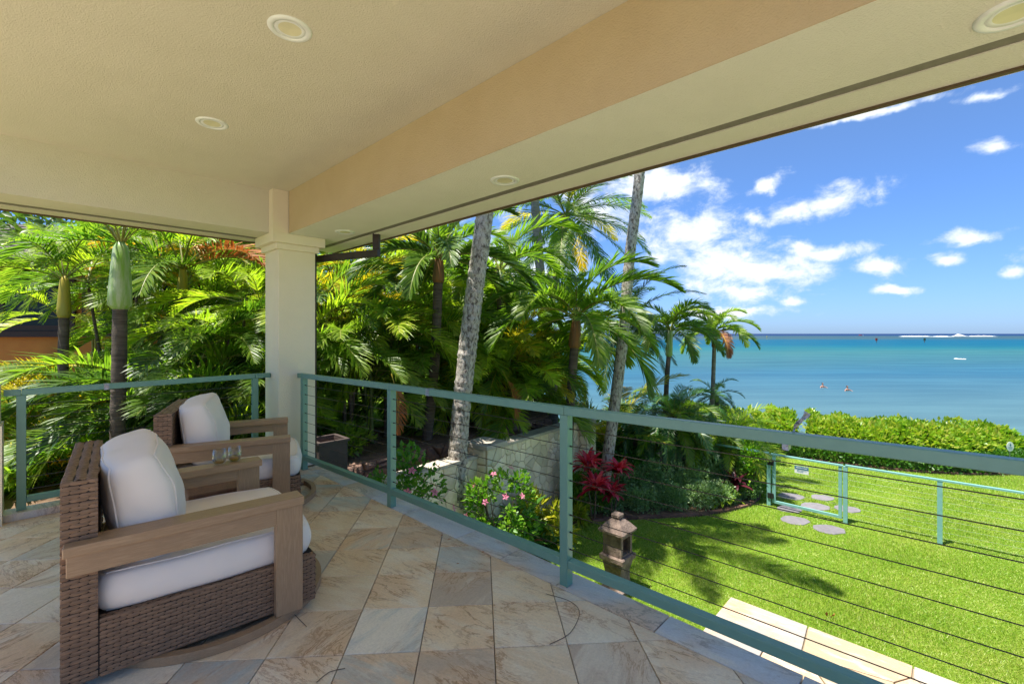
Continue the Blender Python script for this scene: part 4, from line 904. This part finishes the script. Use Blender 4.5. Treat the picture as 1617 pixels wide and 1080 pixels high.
for (x, y, D) in ((727, 625, 3.42), (1235, 692, 1.93)):
    pass
# bird-scare foil ribbon tied to the top rail
k = (3.321-.599*1.943)/1.11
c = PX(1243, 690, 1.955); t = thing('foil_ribbon', 'silver foil ribbon tied to the top rail, flapping up against the sea', 'ribbon', c)
g = G(); N = 9
for i in range(N):
    s = i/(N-1); cx = .0+.085*s+.006*math.sin(s*9); cz = -.01+.115*s; wd3 = .004+.012*s**1.3
    g.v += [(cx-wd3*.8, .004*math.sin(s*14), cz+wd3*.4), (cx, .008*math.sin(s*21+1), cz), (cx+wd3*.8, .004*math.cos(s*17), cz-wd3*.4)]
g.f = [(i*3+j, i*3+j+1, i*3+j+4, i*3+j+3) for i in range(N-1) for j in (0, 1)]; g.m = [0]*len(g.f)
r_ = ob('ribbon_tail', g.mesh('ribbon', MT['foil']), t)
g = G(); dr_ = (p4-p3).normalized(); g.bar(dr_*-.012, dr_*.012, .058, .058); ob('ribbon_wrap', g.mesh('wrap', MT['foil']), t, (0.004, .01, -.025))
q = p2+(p3-p2)*.29; t = thing('foil_tape', 'small patch of silver tape on the top rail in front of the leaning trunk', 'tape', (q.x, q.y, 1.04))
dr2 = (p3-p2).normalized(); g = G(); g.bar(dr2*-.02, dr2*.02, .056, .056); ob('tape_wrap', g.mesh('wrap', MT['foil']), t)
q = q1+(q2-q1)*.30; t = thing('foil_tape', 'bit of silver tape on the garden railing left of the stout palm', 'tape', (q.x, q.y, 1.024))
g = G(); g.bar(VH*-.018, VH*.018, .056, .056); ob('tape_wrap', g.mesh('wrap', MT['foil']), t)

# ================================================================== LAWN FENCE AND GATE
f1 = Vector((5.55, 9.85, LAWN)); f2 = Vector((6.515, 8.91, LAWN)); f3 = Vector((7.525, 8.02, LAWN)); f4 = f3+(f3-f2)*1.05; f0 = Vector((3.2, 12.1, LAWN)); f00 = Vector((1.85, 10.75, LAWN))
FH = 1.13
def fence(label, pts, posts, hh=FH):
    o0 = pts[0]; t = thing('wire_fence', label, 'fence', o0)
    for a, b in zip(pts[:-1], pts[1:]):
        a = a-o0; b = b-o0; d = (b-a).normalized()
        g = G(); g.bar(a+Vector((0, 0, hh)), b+Vector((0, 0, hh)), .06, .03); ob('top_rail', g.mesh('top_rail', MT['tealf']), t)
        for k in range(9):
            g = G(); z = .12+k*.105; g.tube([a+d*.03+Vector((0, 0, z)), b-d*.03+Vector((0, 0, z))], .0013, 5); ob('wire', g.mesh('wire', MT['cablel']), t)
    for p in posts:
        g = G(); g.box((-.035, -.025, 0), (.035, .025, hh-.016)); ob('post', g.mesh('post', MT['tealf']), t, p-o0, (0, 0, R(-43)))
fence('teal wire lawn fence running right from the gate', [f2, f3, f4], [f2, f3, f4])
fence('short teal wire fence between the date palms and the gate post', [f1, f0], [f1, f0])
t = thing('wire_fence', 'pale blue rail stub leaving the far stone pillar', 'fence', (f00.x, f00.y, -.78))
g = G(); g.bar((0, 0, 0), (1.15, 1.25, .03), .05, .04); ob('top_rail', g.mesh('rail', MT['tealf']), t)
gd = (f2-f1).normalized(); gl = (f2-f1).length
t = thing('garden_gate', 'teal framed wire gate with black hinges on the lawn fence', 'gate', f1, math.atan2(gd.y, gd.x))
g = G(); g.box((.07, -.02, .08), (.13, .02, FH-.03)); ob('stile', g.mesh('stile', MT['tealf']), t)
g = G(); g.box((gl-.11, -.02, .08), (gl-.055, .02, FH-.03)); ob('stile', g.mesh('stile', MT['tealf']), t)
g = G(); g.box((.04, -.03, FH-.029), (gl-.04, .03, FH)); ob('top_bar', g.mesh('top_bar', MT['tealf']), t)
g = G(); g.box((.131, -.02, .08), (gl-.111, .02, .13)); ob('bottom_bar', g.mesh('bottom_bar', MT['tealf']), t)
for k in range(8):
    g = G(); z = .24+k*.105; g.tube([(.13, 0, z), (gl-.11, 0, z)], .002, 5); ob('wire', g.mesh('wire', MT['cablel']), t)
for z in (.17, .88):
    g = G(); g.box((-.02, -.045, z), (.10, -.026, z+.11)); g.tube([(.04, -.05, z), (.04, -.05, z+.11)], .012, 8); ob('hinge', g.mesh('hinge', MT['black']), t)
g = G(); g.box((gl*.36, -.012, FH-.32), (gl*.36+.25, -.006, FH-.17)); s_ = ob('sign_plate', g.mesh('sign', MT['white']), t)
g = G(); g.box((gl*.36, -.0145, FH-.235), (gl*.36+.25, -.0122, FH-.17)); ob('sign_band', g.mesh('sign_band', MT['blue']), s_)
g = G(); rg = random.Random(2)
for r_, (z, n_) in enumerate(((FH-.265, 9), (FH-.29, 6))):
    for k in range(n_): g.box((gl*.36+.045+k*.019, -.0138, z), (gl*.36+.045+k*.019+rg.uniform(.008, .015), -.0122, z+.014))
ob('lettering', g.mesh('lettering', MT['blue']), s_, kind='stuff')
g = G()
for k in range(10): g.box((gl*.36+.025+k*.021, -.0165, FH-.212), (gl*.36+.025+k*.021+rg.uniform(.009, .016), -.0147, FH-.193))
ob('lettering', g.mesh('lettering', MT['white']), s_, kind='stuff')
# round sign in the hedge
c = PX(1595.5, 705, 12.1); t = thing('round_sign', 'small round white sign with dark emblem standing in the sea hedge', 'sign', (c.x, c.y, LAWN))
h_ = c.z-LAWN
g = G(); g.tube([(0, .02, 0), (0, .02, h_)], .012, 6); ob('stake', g.mesh('stake', MT['cablel']), t)
g = G(); N = 24; g.add([(.095*math.cos(a), y, h_+.125*math.sin(a)) for y in (0, .008) for a in (2*math.pi*i/N for i in range(N))], [tuple(range(N)), tuple(range(N, 2*N))[::-1]]+[(i, (i+1) % N, (i+1) % N+N, i+N) for i in range(N)])
d_ = ob('sign_disc', g.mesh('disc', MT['white']), t)
g = G(); g.add([(-.03, -.003, h_+.03), (.03, -.003, h_+.03), (0, -.003, h_+.085)], [(0, 1, 2)]); g.box((-.006, -.004, h_-.0), (.006, -.002, h_+.03))
for k in range(5): g.box((-.055+k*.023, -.004, h_-.03), (-.055+k*.023+.016, -.002, h_-.015))
for k in range(4): g.box((-.045+k*.023, -.004, h_-.06), (-.045+k*.023+.014, -.002, h_-.048))
ob('emblem', g.mesh('emblem', MT['blue']), d_)
# stepping stones
for i, (x, y) in enumerate(((1249, 784), (1299, 786), (1287, 800), (1338, 804), (1246, 804), (1255, 822), (1309, 836))):
    D = YD(y, LAWN); g = G(); rg = random.Random(i); N = 14; r0 = rg.uniform(.19, .23)
    g.prism([(r0*1.25*math.cos(a)*rg.uniform(.9, 1.08), r0*math.sin(a)*rg.uniform(.88, 1.1)) for a in (2*math.pi*k/N for k in range(N))], 0, .014, .005)
    lab = ['stepping stone farthest left behind the gate', 'stepping stone farthest right in the back row behind the gate', 'middle stepping stone behind the gate', 'stepping stone under the right gate post', 'stepping stone crossed by the gate bottom bar', 'nearer left stepping stone on the lawn before the gate', 'nearest stepping stone in front of the gate'][i]
    tag(ob('stepping_stone', g.mesh('stepping_stone', MT['step']), None, PG(x, D, LAWN)), lab, 'stepping stone', 'stepping stones by the gate')

# ================================================================== STONE LANTERN
LD = 6.6; lb = PG(975, LD, LAWN)
LS = .9
t = thing('stone_lantern', 'weathered stone garden lantern with pyramid roof standing on the lawn', 'stone lantern', lb, math.atan2(UH.y, UH.x))
ztop = EYE-(808-HY)/F*LD-LAWN
def sq(g, prof, jit=.0):
    rgq = random.Random(3); V = []
    for hw, z in prof:
        hw *= .92; m = 6
        for s in range(4):
            a = [(-1, -1), (1, -1), (1, 1), (-1, 1)][s]; b = [(1, -1), (1, 1), (-1, 1), (-1, -1)][s]
            for k in range(m):
                f = k/m; x = (a[0]+(b[0]-a[0])*f)*hw; y = (a[1]+(b[1]-a[1])*f)*hw
                V.append((x+rgq.uniform(-jit, jit), y+rgq.uniform(-jit, jit), z+rgq.uniform(-jit, jit)))
    n = 24; fs = [(i*n+k, i*n+(k+1) % n, (i+1)*n+(k+1) % n, (i+1)*n+k) for i in range(len(prof)-1) for k in range(n)]
    fs += [tuple(range(n))[::-1], tuple(range((len(prof)-1)*n, len(prof)*n))]; g.add(V, fs)
zt_ = ztop
g = G(); sq(g, [(.19, 0), (.19, .06), (.145, .09), (.138, .22), (.14, zt_-.82), (.16, zt_-.74), (.172, zt_-.68)], .004); ob('pedestal', g.mesh('pedestal', MT['lantern']), t)
g = G(); sq(g, [(.17, zt_-.68), (.205, zt_-.66), (.208, zt_-.60), (.19, zt_-.585)], .004); ob('ledge', g.mesh('ledge', MT['lantern']), t)
g = G(); z0, z1 = zt_-.585, zt_-.27; hw = .150
g.box((-hw+.03, hw-.03, z0), (hw-.03, hw, z1)); g.box((hw-.03, -hw, z0), (hw, hw, z1)); 
g.box((-hw, -hw, z0), (-hw+.045, -hw+.05, z1)); g.box((-hw, hw-.05, z0), (-hw+.045, hw, z1)); g.box((-hw, -hw+.05, z1-.06), (-hw+.045, hw-.05, z1)); g.box((-hw, -hw+.05, z0), (-hw+.045, hw-.05, z0+.03))
g.box((-hw+.045, -hw, z0), (hw-.03, -hw+.035, z1))
ob('light_box', g.mesh('light_box', MT['lantern']), t)
g = G()
for k in range(9):
    a = k*2*math.pi/8; r_ = .05 if k < 8 else 0
    cx, cz = r_*math.cos(a), z0+.16+r_*math.sin(a); g.tube([(cx, -hw+.002, cz), (cx, -hw-.008, cz), (cx, -hw-.012, cz)], [.024, .02, .008], 8)
ob('carved_flower', g.mesh('carving', MT['lantern'], True), t)
g = G(); sq(g, [(.17, zt_-.29), (.215, zt_-.265), (.218, zt_-.235), (.14, zt_-.145), (.065, zt_-.085)], .004); ob('roof', g.mesh('roof', MT['lantern']), t)
g = G(); sq(g, [(.05, zt_-.09), (.072, zt_-.06), (.07, zt_-.03), (.045, zt_-.002)], .003); ob('finial', g.mesh('finial', MT['lantern']), t)

# ================================================================== CHAIRS
def weave(g, O, X, Y, N, W_, H_, p=.044, h=.0175, bulge=.0065):
    """basket weave of flat strands on a panel: rows run along X, stacked along Y, bulging along N"""
    O, X, Y, N = Vector(O), Vector(X), Vector(Y), Vector(N); rows = max(1, round(H_/h)); h = H_/rows; cols = max(1, round(W_/p)); p = W_/cols
    for j in range(rows):
        for i in range(-1, cols*1+1):
            x0 = (i+(.5 if j % 2 else 0))*p; x1 = x0+p*1.0
            a, b = max(0, x0), min(W_, x1)
            if b-a < p*.2: continue
            V = []; M_ = 4
            for k in range(M_+1):
                x = a+(b-a)*k/M_; s = (x-x0)/p; z = bulge*math.sin(math.pi*min(1, max(0, s)))+.0005; nz = h*.47
                yc = (j+.5)*h+math.sin(i*7.3+j*3.1)*h*.06
                V += [O+X*x+Y*(yc-nz)+N*(z*.3-.001), O+X*x+Y*yc+N*z, O+X*x+Y*(yc+nz)+N*(z*.3-.001)]
            g.add(V, [(k*3+q, (k+1)*3+q, (k+1)*3+q+1, k*3+q+1) for k in range(M_) for q in (0, 1)])
def cushion(w_, d_, h_, seed, ex=.22, puff=.25, n=18, crease=.004, e=7.0):
    """rounded box cushion centred at origin"""
    from mathutils import noise as mn
    V = []; Fc = []; idx = {}
    def vert(x, y, z):
        k = (round(x, 5), round(y, 5), round(z, 5))
        if k in idx: return idx[k]
        # superellipsoid-like rounding
        r = (abs(x)**e+abs(y)**e+abs(z)**e)**(1/e); q = Vector((x, y, z))/r
        bx = 1-puff*.5*(1-(1-min(1, abs(q.y)))**0)+0
        cz = (1-q.x**2*puff)*(1-q.y**2*puff); cxy = 1-.05*q.z**2
        P = Vector((q.x*w_/2*cxy*(1-.05*q.y**2), q.y*d_/2*cxy*(1-.05*q.x**2), q.z*h_/2*cz))
        nn = Vector((q.x/w_, q.y/d_, q.z/h_)).normalized()
        P += nn*crease*(mn.noise(P*5+Vector((seed, 0, 0)))*1.6+mn.noise(Vector((P.x*9, P.y*26, P.z*9))+Vector((seed, 3, 0)))*.8)
        idx[k] = len(V); V.append(P); return idx[k]
    for ax in range(3):
        for sgn in (-1, 1):
            for i in range(n):
                for j in range(n):
                    q = []
                    for a, b in ((i, j), (i+1, j), (i+1, j+1), (i, j+1)):
                        u_, v_ = a/n*2-1, b/n*2-1; c = [0, 0, 0]; c[ax] = sgn; c[(ax+1) % 3] = u_; c[(ax+2) % 3] = v_; q.append(vert(*c))
                    Fc.append(q if sgn > 0 else q[::-1])
    g = G(); g.add(V, Fc)
    for z in (-1, 1):
        L = [(-1+2*k/n, -1) for k in range(n)]+[(1, -1+2*k/n) for k in range(n)]+[(1-2*k/n, 1) for k in range(n)]+[(-1, 1-2*k/n) for k in range(n)]+[(-1, -1)]
        g.tube([V[vert(x, y, z)]*1.004 for x, y in L], .0042, 6, 0, False)
    me = g.mesh('cushion', MT['cush'], True); return me
def make_chair(label, loc, rz):
    t = thing('swivel_chair', label, 'armchair', loc, rz, 'wicker swivel armchairs')
    g = G(); g.box((-.515, -.46, .05), (.48, .46, .285)); g.box((-.515, -.46, .285), (-.415, .46, .885)); ob('frame', g.mesh('frame', MT['wickd']), t)
    def panel(*a, **k):
        g = G(); weave(g, *a, **k); ob('wicker_panel', g.mesh('wicker_panel', MT['wick'], True), t, kind='stuff')
    for s in (-1, 1):
        if s < 0:
            panel((-.40, -.46, .045), (1, 0, 0), (0, 0, 1), (0, -1, 0), .88, .245); panel((-.52, -.46, .045), (1, 0, 0), (0, 0, 1), (0, -1, 0), .115, .845, p=.0575)
        else:
            panel((.48, .46, .045), (-1, 0, 0), (0, 0, 1), (0, 1, 0), .88, .245); panel((-.405, .46, .045), (-1, 0, 0), (0, 0, 1), (0, 1, 0), .115, .845, p=.0575)
    panel((.48, -.46, .045), (0, 1, 0), (0, 0, 1), (1, 0, 0), .92, .245); panel((-.515, .46, .045), (0, -1, 0), (0, 0, 1), (-1, 0, 0), .92, .845)
    panel((-.415, -.46, .29), (0, 1, 0), (0, 0, 1), (1, 0, 0), .92, .6); panel((-.405, -.46, .885), (0, 1, 0), (-1, 0, 0), (0, 0, 1), .92, .115, p=.034, h=.0383, bulge=.011)
    panel((-.40, -.46, .285), (1, 0, 0), (0, 1, 0), (0, 0, 1), .88, .05, p=.04, h=.0275); panel((-.40, .41, .285), (1, 0, 0), (0, 1, 0), (0, 0, 1), .88, .05, p=.04, h=.0275)
    for s in (-1, 1):
        ya, yb = sorted((s*.40, s*.525))
        g = G(); g.box((-.51, ya, .600), (.405, yb, .642)); bevel(ob('arm', g.mesh('arm', MT['wood']), t), .004)
        ya, yb = sorted((s*.466, s*.511))
        g = G(); g.box((-.50, ya, .515), (.272, yb, .5995)); bevel(ob('arm_rail', g.mesh('arm_rail', MT['wood']), t), .003)
        g = G(); g.box((-.065, -.0225, -.2775), (.065, .0225, .2775)); 
        # upright grain: the post is built lying down and turned up
        g2 = G(); g2.box((-.277, -.0225, -.065), (.277, .0225, .065)); bevel(ob('front_post', g2.mesh('front_post', MT['wood']), t, (.337, s*.4885, .322), (0, R(90), 0)), .003)
    g = G(); n = 64; ra, rb = .515, .555
    V = []
    for k in range(n):
        c, s = math.cos(2*math.pi*k/n), math.sin(2*math.pi*k/n); V += [(ra*c, ra*s, .002), (rb*c, rb*s, .002), (rb*c, rb*s, .044), (ra*c, ra*s, .044)]
    g.add(V, [(k*4+j, ((k+1) % n)*4+j, ((k+1) % n)*4+(j+1) % 4, k*4+(j+1) % 4) for k in range(n) for j in range(4)])
    ob('swivel_ring', g.mesh('swivel_ring', MT['wood']), t, (.08, 0, 0))
    for a in (.5, 2.07):
        g = G(); g.bar((.08-.52*math.cos(a), -.52*math.sin(a), .025), (.08+.52*math.cos(a), .52*math.sin(a), .025), .05, .036); ob('spoke', g.mesh('spoke', MT['wood']), t)
    ob('seat_cushion', cushion(.955, .90, .185, 1, puff=.04, crease=.003, e=16), t, (.03, 0, .368))
    ob('back_cushion', cushion(.54, .80, .32, 5, puff=.30, crease=.010, n=24, e=12), t, (-.245, 0, .69), (0, R(-102), 0))
    return t
ch1 = make_chair('nearest wicker swivel armchair with cream cushions and wooden arms', (-1.748, 2.544, 0), math.atan2(.6546, .756))
ch2 = copytree(ch1); ch2['label'] = 'farther wicker swivel armchair standing in front of the column'
ch2.location = (-2.44, 4.07, 0); ch2.rotation_euler = (0, 0, math.atan2(.458, .889))
# stump table between the chairs
t = thing('stump_table', 'reddish knotty wooden block table between the two armchairs', 'side table', (-2.10, 3.27, 0), R(40))
g = G(); g.box((-.2, -.19, 0), (.2, .19, .43)); bevel(ob('block', g.mesh('block', MT['teak']), t), .012)
g = G(); g.tube([(-.02, -.191, .37), (-.02, -.194, .37)], [.035, .02], 10); ob('knot', g.mesh('knot', MT['dark']), t)
# wine glasses on the far arm
def thin(name, tint, k, rough=.02):
    m = bpy.data.materials.new(name); m.use_nodes = True; t = NT(m.node_tree); t.n.clear()
    fr = t.math('ADD', k, t.math('MULTIPLY', t.new('ShaderNodeLayerWeight', {'Blend': .35}).outputs['Facing'], .45), clamp=True)
    mx = t.new('ShaderNodeMixShader', {0: fr, 1: t.new('ShaderNodeBsdfTransparent', {'Color': (*tint, 1)}).outputs[0], 2: t.new('ShaderNodeBsdfGlossy', {'Roughness': rough, 'Color': (.9, .92, .92, 1)}).outputs[0]})
    t.l.new(mx.outputs[0], t.new('ShaderNodeOutputMaterial').inputs[0]); return m
gm = thin('clear_glass', (.93, .95, .94), .03); wm = thin('white_wine', (.80, .62, .22), .05)
def glass(label, p):
    t = thing('stemless_glass', label, 'glass', p, 0, 'glasses on the armrest')
    g = G(); g.lathe([(.0, 0.001), (.026, .001), (.034, .012), (.0425, .04), (.043, .06), (.036, .098), (.0345, .098), (.0415, .06), (.041, .04), (.033, .016), (.025, .006), (.0, .006)], 28); ob('bowl', g.mesh('bowl', gm, True), t)
    g = G(); g.lathe([(.0, .0065), (.0245, .0065), (.0325, .0165), (.0385, .034), (.0, .034)], 28); ob('wine', g.mesh('wine', wm, True), t)
def chair_pt(x, y, z):
    a = math.atan2(.6546, .756); return Vector((-1.748+x*math.cos(a)-y*math.sin(a), 2.544+x*math.sin(a)+y*math.cos(a), z))
glass('stemless glass nearer the viewer on the far arm of the near chair', chair_pt(.165, .462, .643))
glass('stemless glass behind the other on the far arm of the near chair', chair_pt(.255, .482, .643))
# twigs and leaf bits on the floor
for i, (xs, lab) in enumerate((([(862, 938), (900, 950), (915, 968), (900, 1000), (868, 1018)], 'thin curved dry twig lying on the tiles in front of the railing post'), ([(462, 968), (470, 976), (484, 990)], 'short dark twig by the swivel ring of the near chair'), ([(500, 1078), (520, 1062), (545, 1056)], 'curled twig at the bottom edge of the tiles'))):
    pts = [PG(x, YD(y, 0), .004) for x, y in xs]; pts = path_pts(pts, .02); o = pts[0]
    g = G(); g.tube([p-o for p in pts], .0016, 5); tag(ob('twig', g.mesh('twig', MT['twig']), None, o), lab, 'twig')
for i in range(9):
    rg = random.Random(70+i); x, y = [(695, 846), (668, 836), (640, 822), (655, 828), (706, 852), (590, 790), (760, 872), (720, 890), (600, 812)][i]
    P, Dn = np.zeros((1, 3)), np.array([[1., 0, .1]]); V, Fc = leaves(P, Dn, .03, .5, seed=i, jit=.3)
    V[:, 2] = np.abs(V[:, 2])*.4+.002
    tag(ob('dry_leaf', npmesh('dry_leaf', V, Fc, LF['brown']), None, PG(x, YD(y, 0), .001)), 'tiny dry leaf fallen on the tiles beside the coping', 'leaf', 'dry leaves on the deck')
for i, (x, y) in enumerate(((1310, 977), (1424, 722))):
    D = YD(y, LAWN) if i == 0 else 13; P, Dn = clumped(5, (0, 0, .02), (.05, .05, .01), 5+i, 5, .5); V, Fc = leaves(P, Dn, .06, .5, seed=i)
    if i == 0: tag(ob('fallen_leaf', npmesh('fallen', V, Fc, LF['brown']), None, PG(x, D, LAWN+.02)), 'brown fallen leaf scrap on the lawn near the stone patio', 'leaf')

# ================================================================== SEA LIFE: swimmers, markers, surf
skin = mat('skin', (.42, .22, .15), None, 8, .5); hair = mat('hair', (.03, .02, .015), None, 8, .6); red = mat('red_paint', (.35, .04, .03), None, 8, .6); grn = mat('green_paint', (.03, .12, .07), None, 8, .6); yel = mat('yellow_paint', (.55, .5, .1), None, 8, .6)
foam = mat('foam', (.85, .88, .88), None, 1, .8)
def sph(g, c, r, n=14, m=10, mi=0):
    V = []; c = Vector(c)
    for j in range(m+1):
        for i in range(n): a, b = 2*math.pi*i/n, math.pi*j/m; V.append((c.x+r[0]*math.sin(b)*math.cos(a), c.y+r[1]*math.sin(b)*math.sin(a), c.z+r[2]*math.cos(b)))
    g.add(V, [(j*n+i, (j+1)*n+i, (j+1)*n+(i+1) % n, j*n+(i+1) % n) for j in range(m) for i in range(n)], mi)
def swimmer(label, x, y, sgn, board=False):
    D = (EYE-SEA)*F/(y-HY); t = thing('person', label, 'person', PG(x, D, SEA)); t.scale = (.8, .8, .8)
    # body: skinned skeleton, chest up out of the water, arms spread low
    vs = [(0, 0, -.25), (0, 0, .02), (0, 0, .17), (0, 0, .26), (0, -.01, .36), (-.17, 0, .13), (-.33, -.12, .03), (-.42, -.26, -.02), (.17, 0, .13), (.33, -.12, .03), (.42, -.26, -.02)]
    es = [(0, 1), (1, 2), (2, 3), (3, 4), (2, 5), (5, 6), (6, 7), (2, 8), (8, 9), (9, 10)]
    rs = [(.15, .10), (.16, .11), (.13, .09), (.055, .055), (.085, .10), (.065, .06), (.045, .045), (.03, .03), (.065, .06), (.045, .045), (.03, .03)]
    me = bpy.data.meshes.new('body'); me.from_pydata(vs, es, []); o = ob('body', me, t); me.materials.append(skin)
    m = o.modifiers.new('skin', 'SKIN'); sv = me.skin_vertices[0].data
    for i, r in enumerate(rs): sv[i].radius = r
    sv[0].use_root = True; o.modifiers.new('sub', 'SUBSURF').levels = 2; o.modifiers['sub'].render_levels = 2
    g = G(); sph(g, (0, .0, .42), (.082, .095, .11)); ob('head', g.mesh('head', skin, True), t)
    g = G(); sph(g, (0, .025, .455), (.092, .10, .095)); ob('hair', g.mesh('hair', hair, True), t)
    if sgn: 
        g = G(); sph(g, (0, 0, -.01), (.55, .3, .012), 20, 4); ob('water_ring', g.mesh('ring', foam, True), t)
swimmer('left of the two swimmers, arms spread in pale foam', 1299, 612, 1)
swimmer('right of the two swimmers, dark haired and darker skinned', 1338, 617, 0)
for (x, y, hh_, m_, lab) in ((1384, 541, 2.6, red, 'red channel marker post left of the green one'), (1460, 541, 2.6, grn, 'green channel marker post'), (1211, 536, 4, yel, 'thin yellow marker pole near the horizon')):
    D = (EYE-SEA)*F/(y-HY); t = thing('channel_marker', lab, 'marker', PG(x, D, SEA)); t.scale = (.75, .75, .75)
    g = G(); g.tube([(0, 0, -1), (0, 0, hh_)], .18 if m_ != yel else .15, 8); ob('pile', g.mesh('pile', MT['trunk_d'] if m_ != yel else yel), t)
    g = G(); g.box((-.75, -.1, hh_*.5), (.75, .1, hh_+.6)) if m_ != yel else g.box((-.3, -.3, hh_*.6), (.3, .3, hh_)); ob('board', g.mesh('board', m_), t)
D = (EYE-SEA)*F/(530.5-HY); t = thing('boat', 'tiny white motor boat on the horizon', 'boat', PG(1359, D, SEA))
g = G(); g.add([(-7, -1.5, 1), (5, -1.5, 1), (8, 0, 1.3), (5, 1.5, 1), (-7, 1.5, 1), (-6.5, -1, -.2), (5, -1, -.2), (6.5, 0, -.2), (5, 1, -.2), (-6.5, 1, -.2)], [(0,1,2,3,4), (0,5,6,1), (1,6,7,2), (2,7,8,3), (3,8,9,4), (4,9,5,0)]); ob('hull', g.mesh('hull', MT['white']), t)
g = G(); g.box((-3, -1.1, 1), (2, 1.1, 2.6)); ob('cabin', g.mesh('cabin', red), t)
for i, (xa, xb, y, hm, lab) in enumerate(((1421, 1468, 530.6, 1.6, 'leftmost line of white surf on the reef'), (1473, 1497, 530.8, 1.5, 'second short line of white surf'), (1503, 1523, 530.2, 4.2, 'tallest bursting white wave on the reef'), (1529, 1568, 530.4, 1.7, 'rightmost line of white surf on the reef'))):
    D = (EYE-SEA)*F/(y-HY+.8); a = PG(xa, D, SEA); b = PG(xb, D, SEA); g = G(); n = 46; V = []; rg = random.Random(i)
    for k in range(n+1):
        f = k/n; q = a.lerp(b, f)-a; e = math.sin(math.pi*f)**.4; z = hm*e*rg.uniform(.45, 1.0)*(.6+.4*math.sin(f*13+i)**2 if i != 2 else math.sin(math.pi*f)**2+.12)
        V += [q+Vector((0, -9+rg.uniform(-3, 3), .03)), q+Vector((0, -4, z*.75)), q+Vector((0, 0, z)), q+Vector((0, 5, .03))]
    g.add(V, [(k*4+j, k*4+j+1, (k+1)*4+j+1, (k+1)*4+j) for k in range(n) for j in range(3)]); tag(ob('breaking_wave', g.mesh('wave', foam), None, a), lab, 'wave', 'surf on the reef')
D = (EYE-SEA)*F/(567-HY); g = G(); rg = random.Random(4)
for k in range(9): sph(g, (rg.uniform(-.4, .4), rg.uniform(-1, 1), .02), (rg.uniform(.1, .35), .4, rg.uniform(.05, .14)), 8, 5)
tag(ob('whitecap', g.mesh('whitecap', foam, True), None, PG(1513, D, SEA)), 'small white splash on the open water right of the swimmers', 'splash')

# ================================================================== GRASS
rs = np.random.RandomState(11); n = 380000
D = 4.3+10.2*rs.rand(n)**1.25; X = (rs.rand(n)*1.28-.05)*D+0
def inside(px, py, poly):
    c = np.zeros(len(px), bool); m = len(poly)
    for i in range(m):
        x1, y1 = poly[i]; x2, y2 = poly[(i+1) % m]
        k = ((y1 > py) != (y2 > py)) & (px < (x2-x1)*(py-y1)/(y2-y1+1e-12)+x1); c ^= k
    return c
bed = [(p.x, p.y) for p in EP]+[(6.2, 13.5), (3, 17.5), (-3, 16), (-5, 6.5), (-1.5, 5.2)]
pat_ = [(H(a, b).x, H(a, b).y) for a, b in ((-6, 2.4), (2.22, 2.4), (2.22, 6.69), (-6, 6.69))]
hpoly = [(p.x, p.y) for p in HP]+[(40, 12), (40, 30), (0, 30)]
keep = ~inside(X, D, bed) & ~inside(X, D, pat_) & ~inside(X, D, hpoly)
for (x, y) in ((1249, 784), (1299, 786), (1287, 800), (1338, 804), (1246, 804), (1255, 822), (1309, 836)):
    q = PG(x, YD(y, LAWN), 0); keep &= ((X-q.x)**2+((D-q.y)*1.15)**2 > .26**2)
X, D = X[keep], D[keep]; n = len(X); P = np.stack([X, D, np.full(n, LAWN)], 1)
hgt = rs.uniform(.014, .036, n)*(1+.35*np.sin(X*1.7)*np.sin(D*2.3)); a = rs.rand(n)*6.283; wv = .0028+.00042*D
lean = rs.normal(0, .014, (n, 2)); s = np.stack([np.cos(a), np.sin(a), np.zeros(n)], 1)*wv[:, None]
tip = P+np.stack([lean[:, 0], lean[:, 1], hgt], 1)
V = np.stack([P-s, P+s, tip], 1).reshape(-1, 3); Fc = np.arange(n*3).reshape(-1, 3)
ob('lawn_grass', npmesh('grass', V, Fc, LF['grass']), kind='stuff')
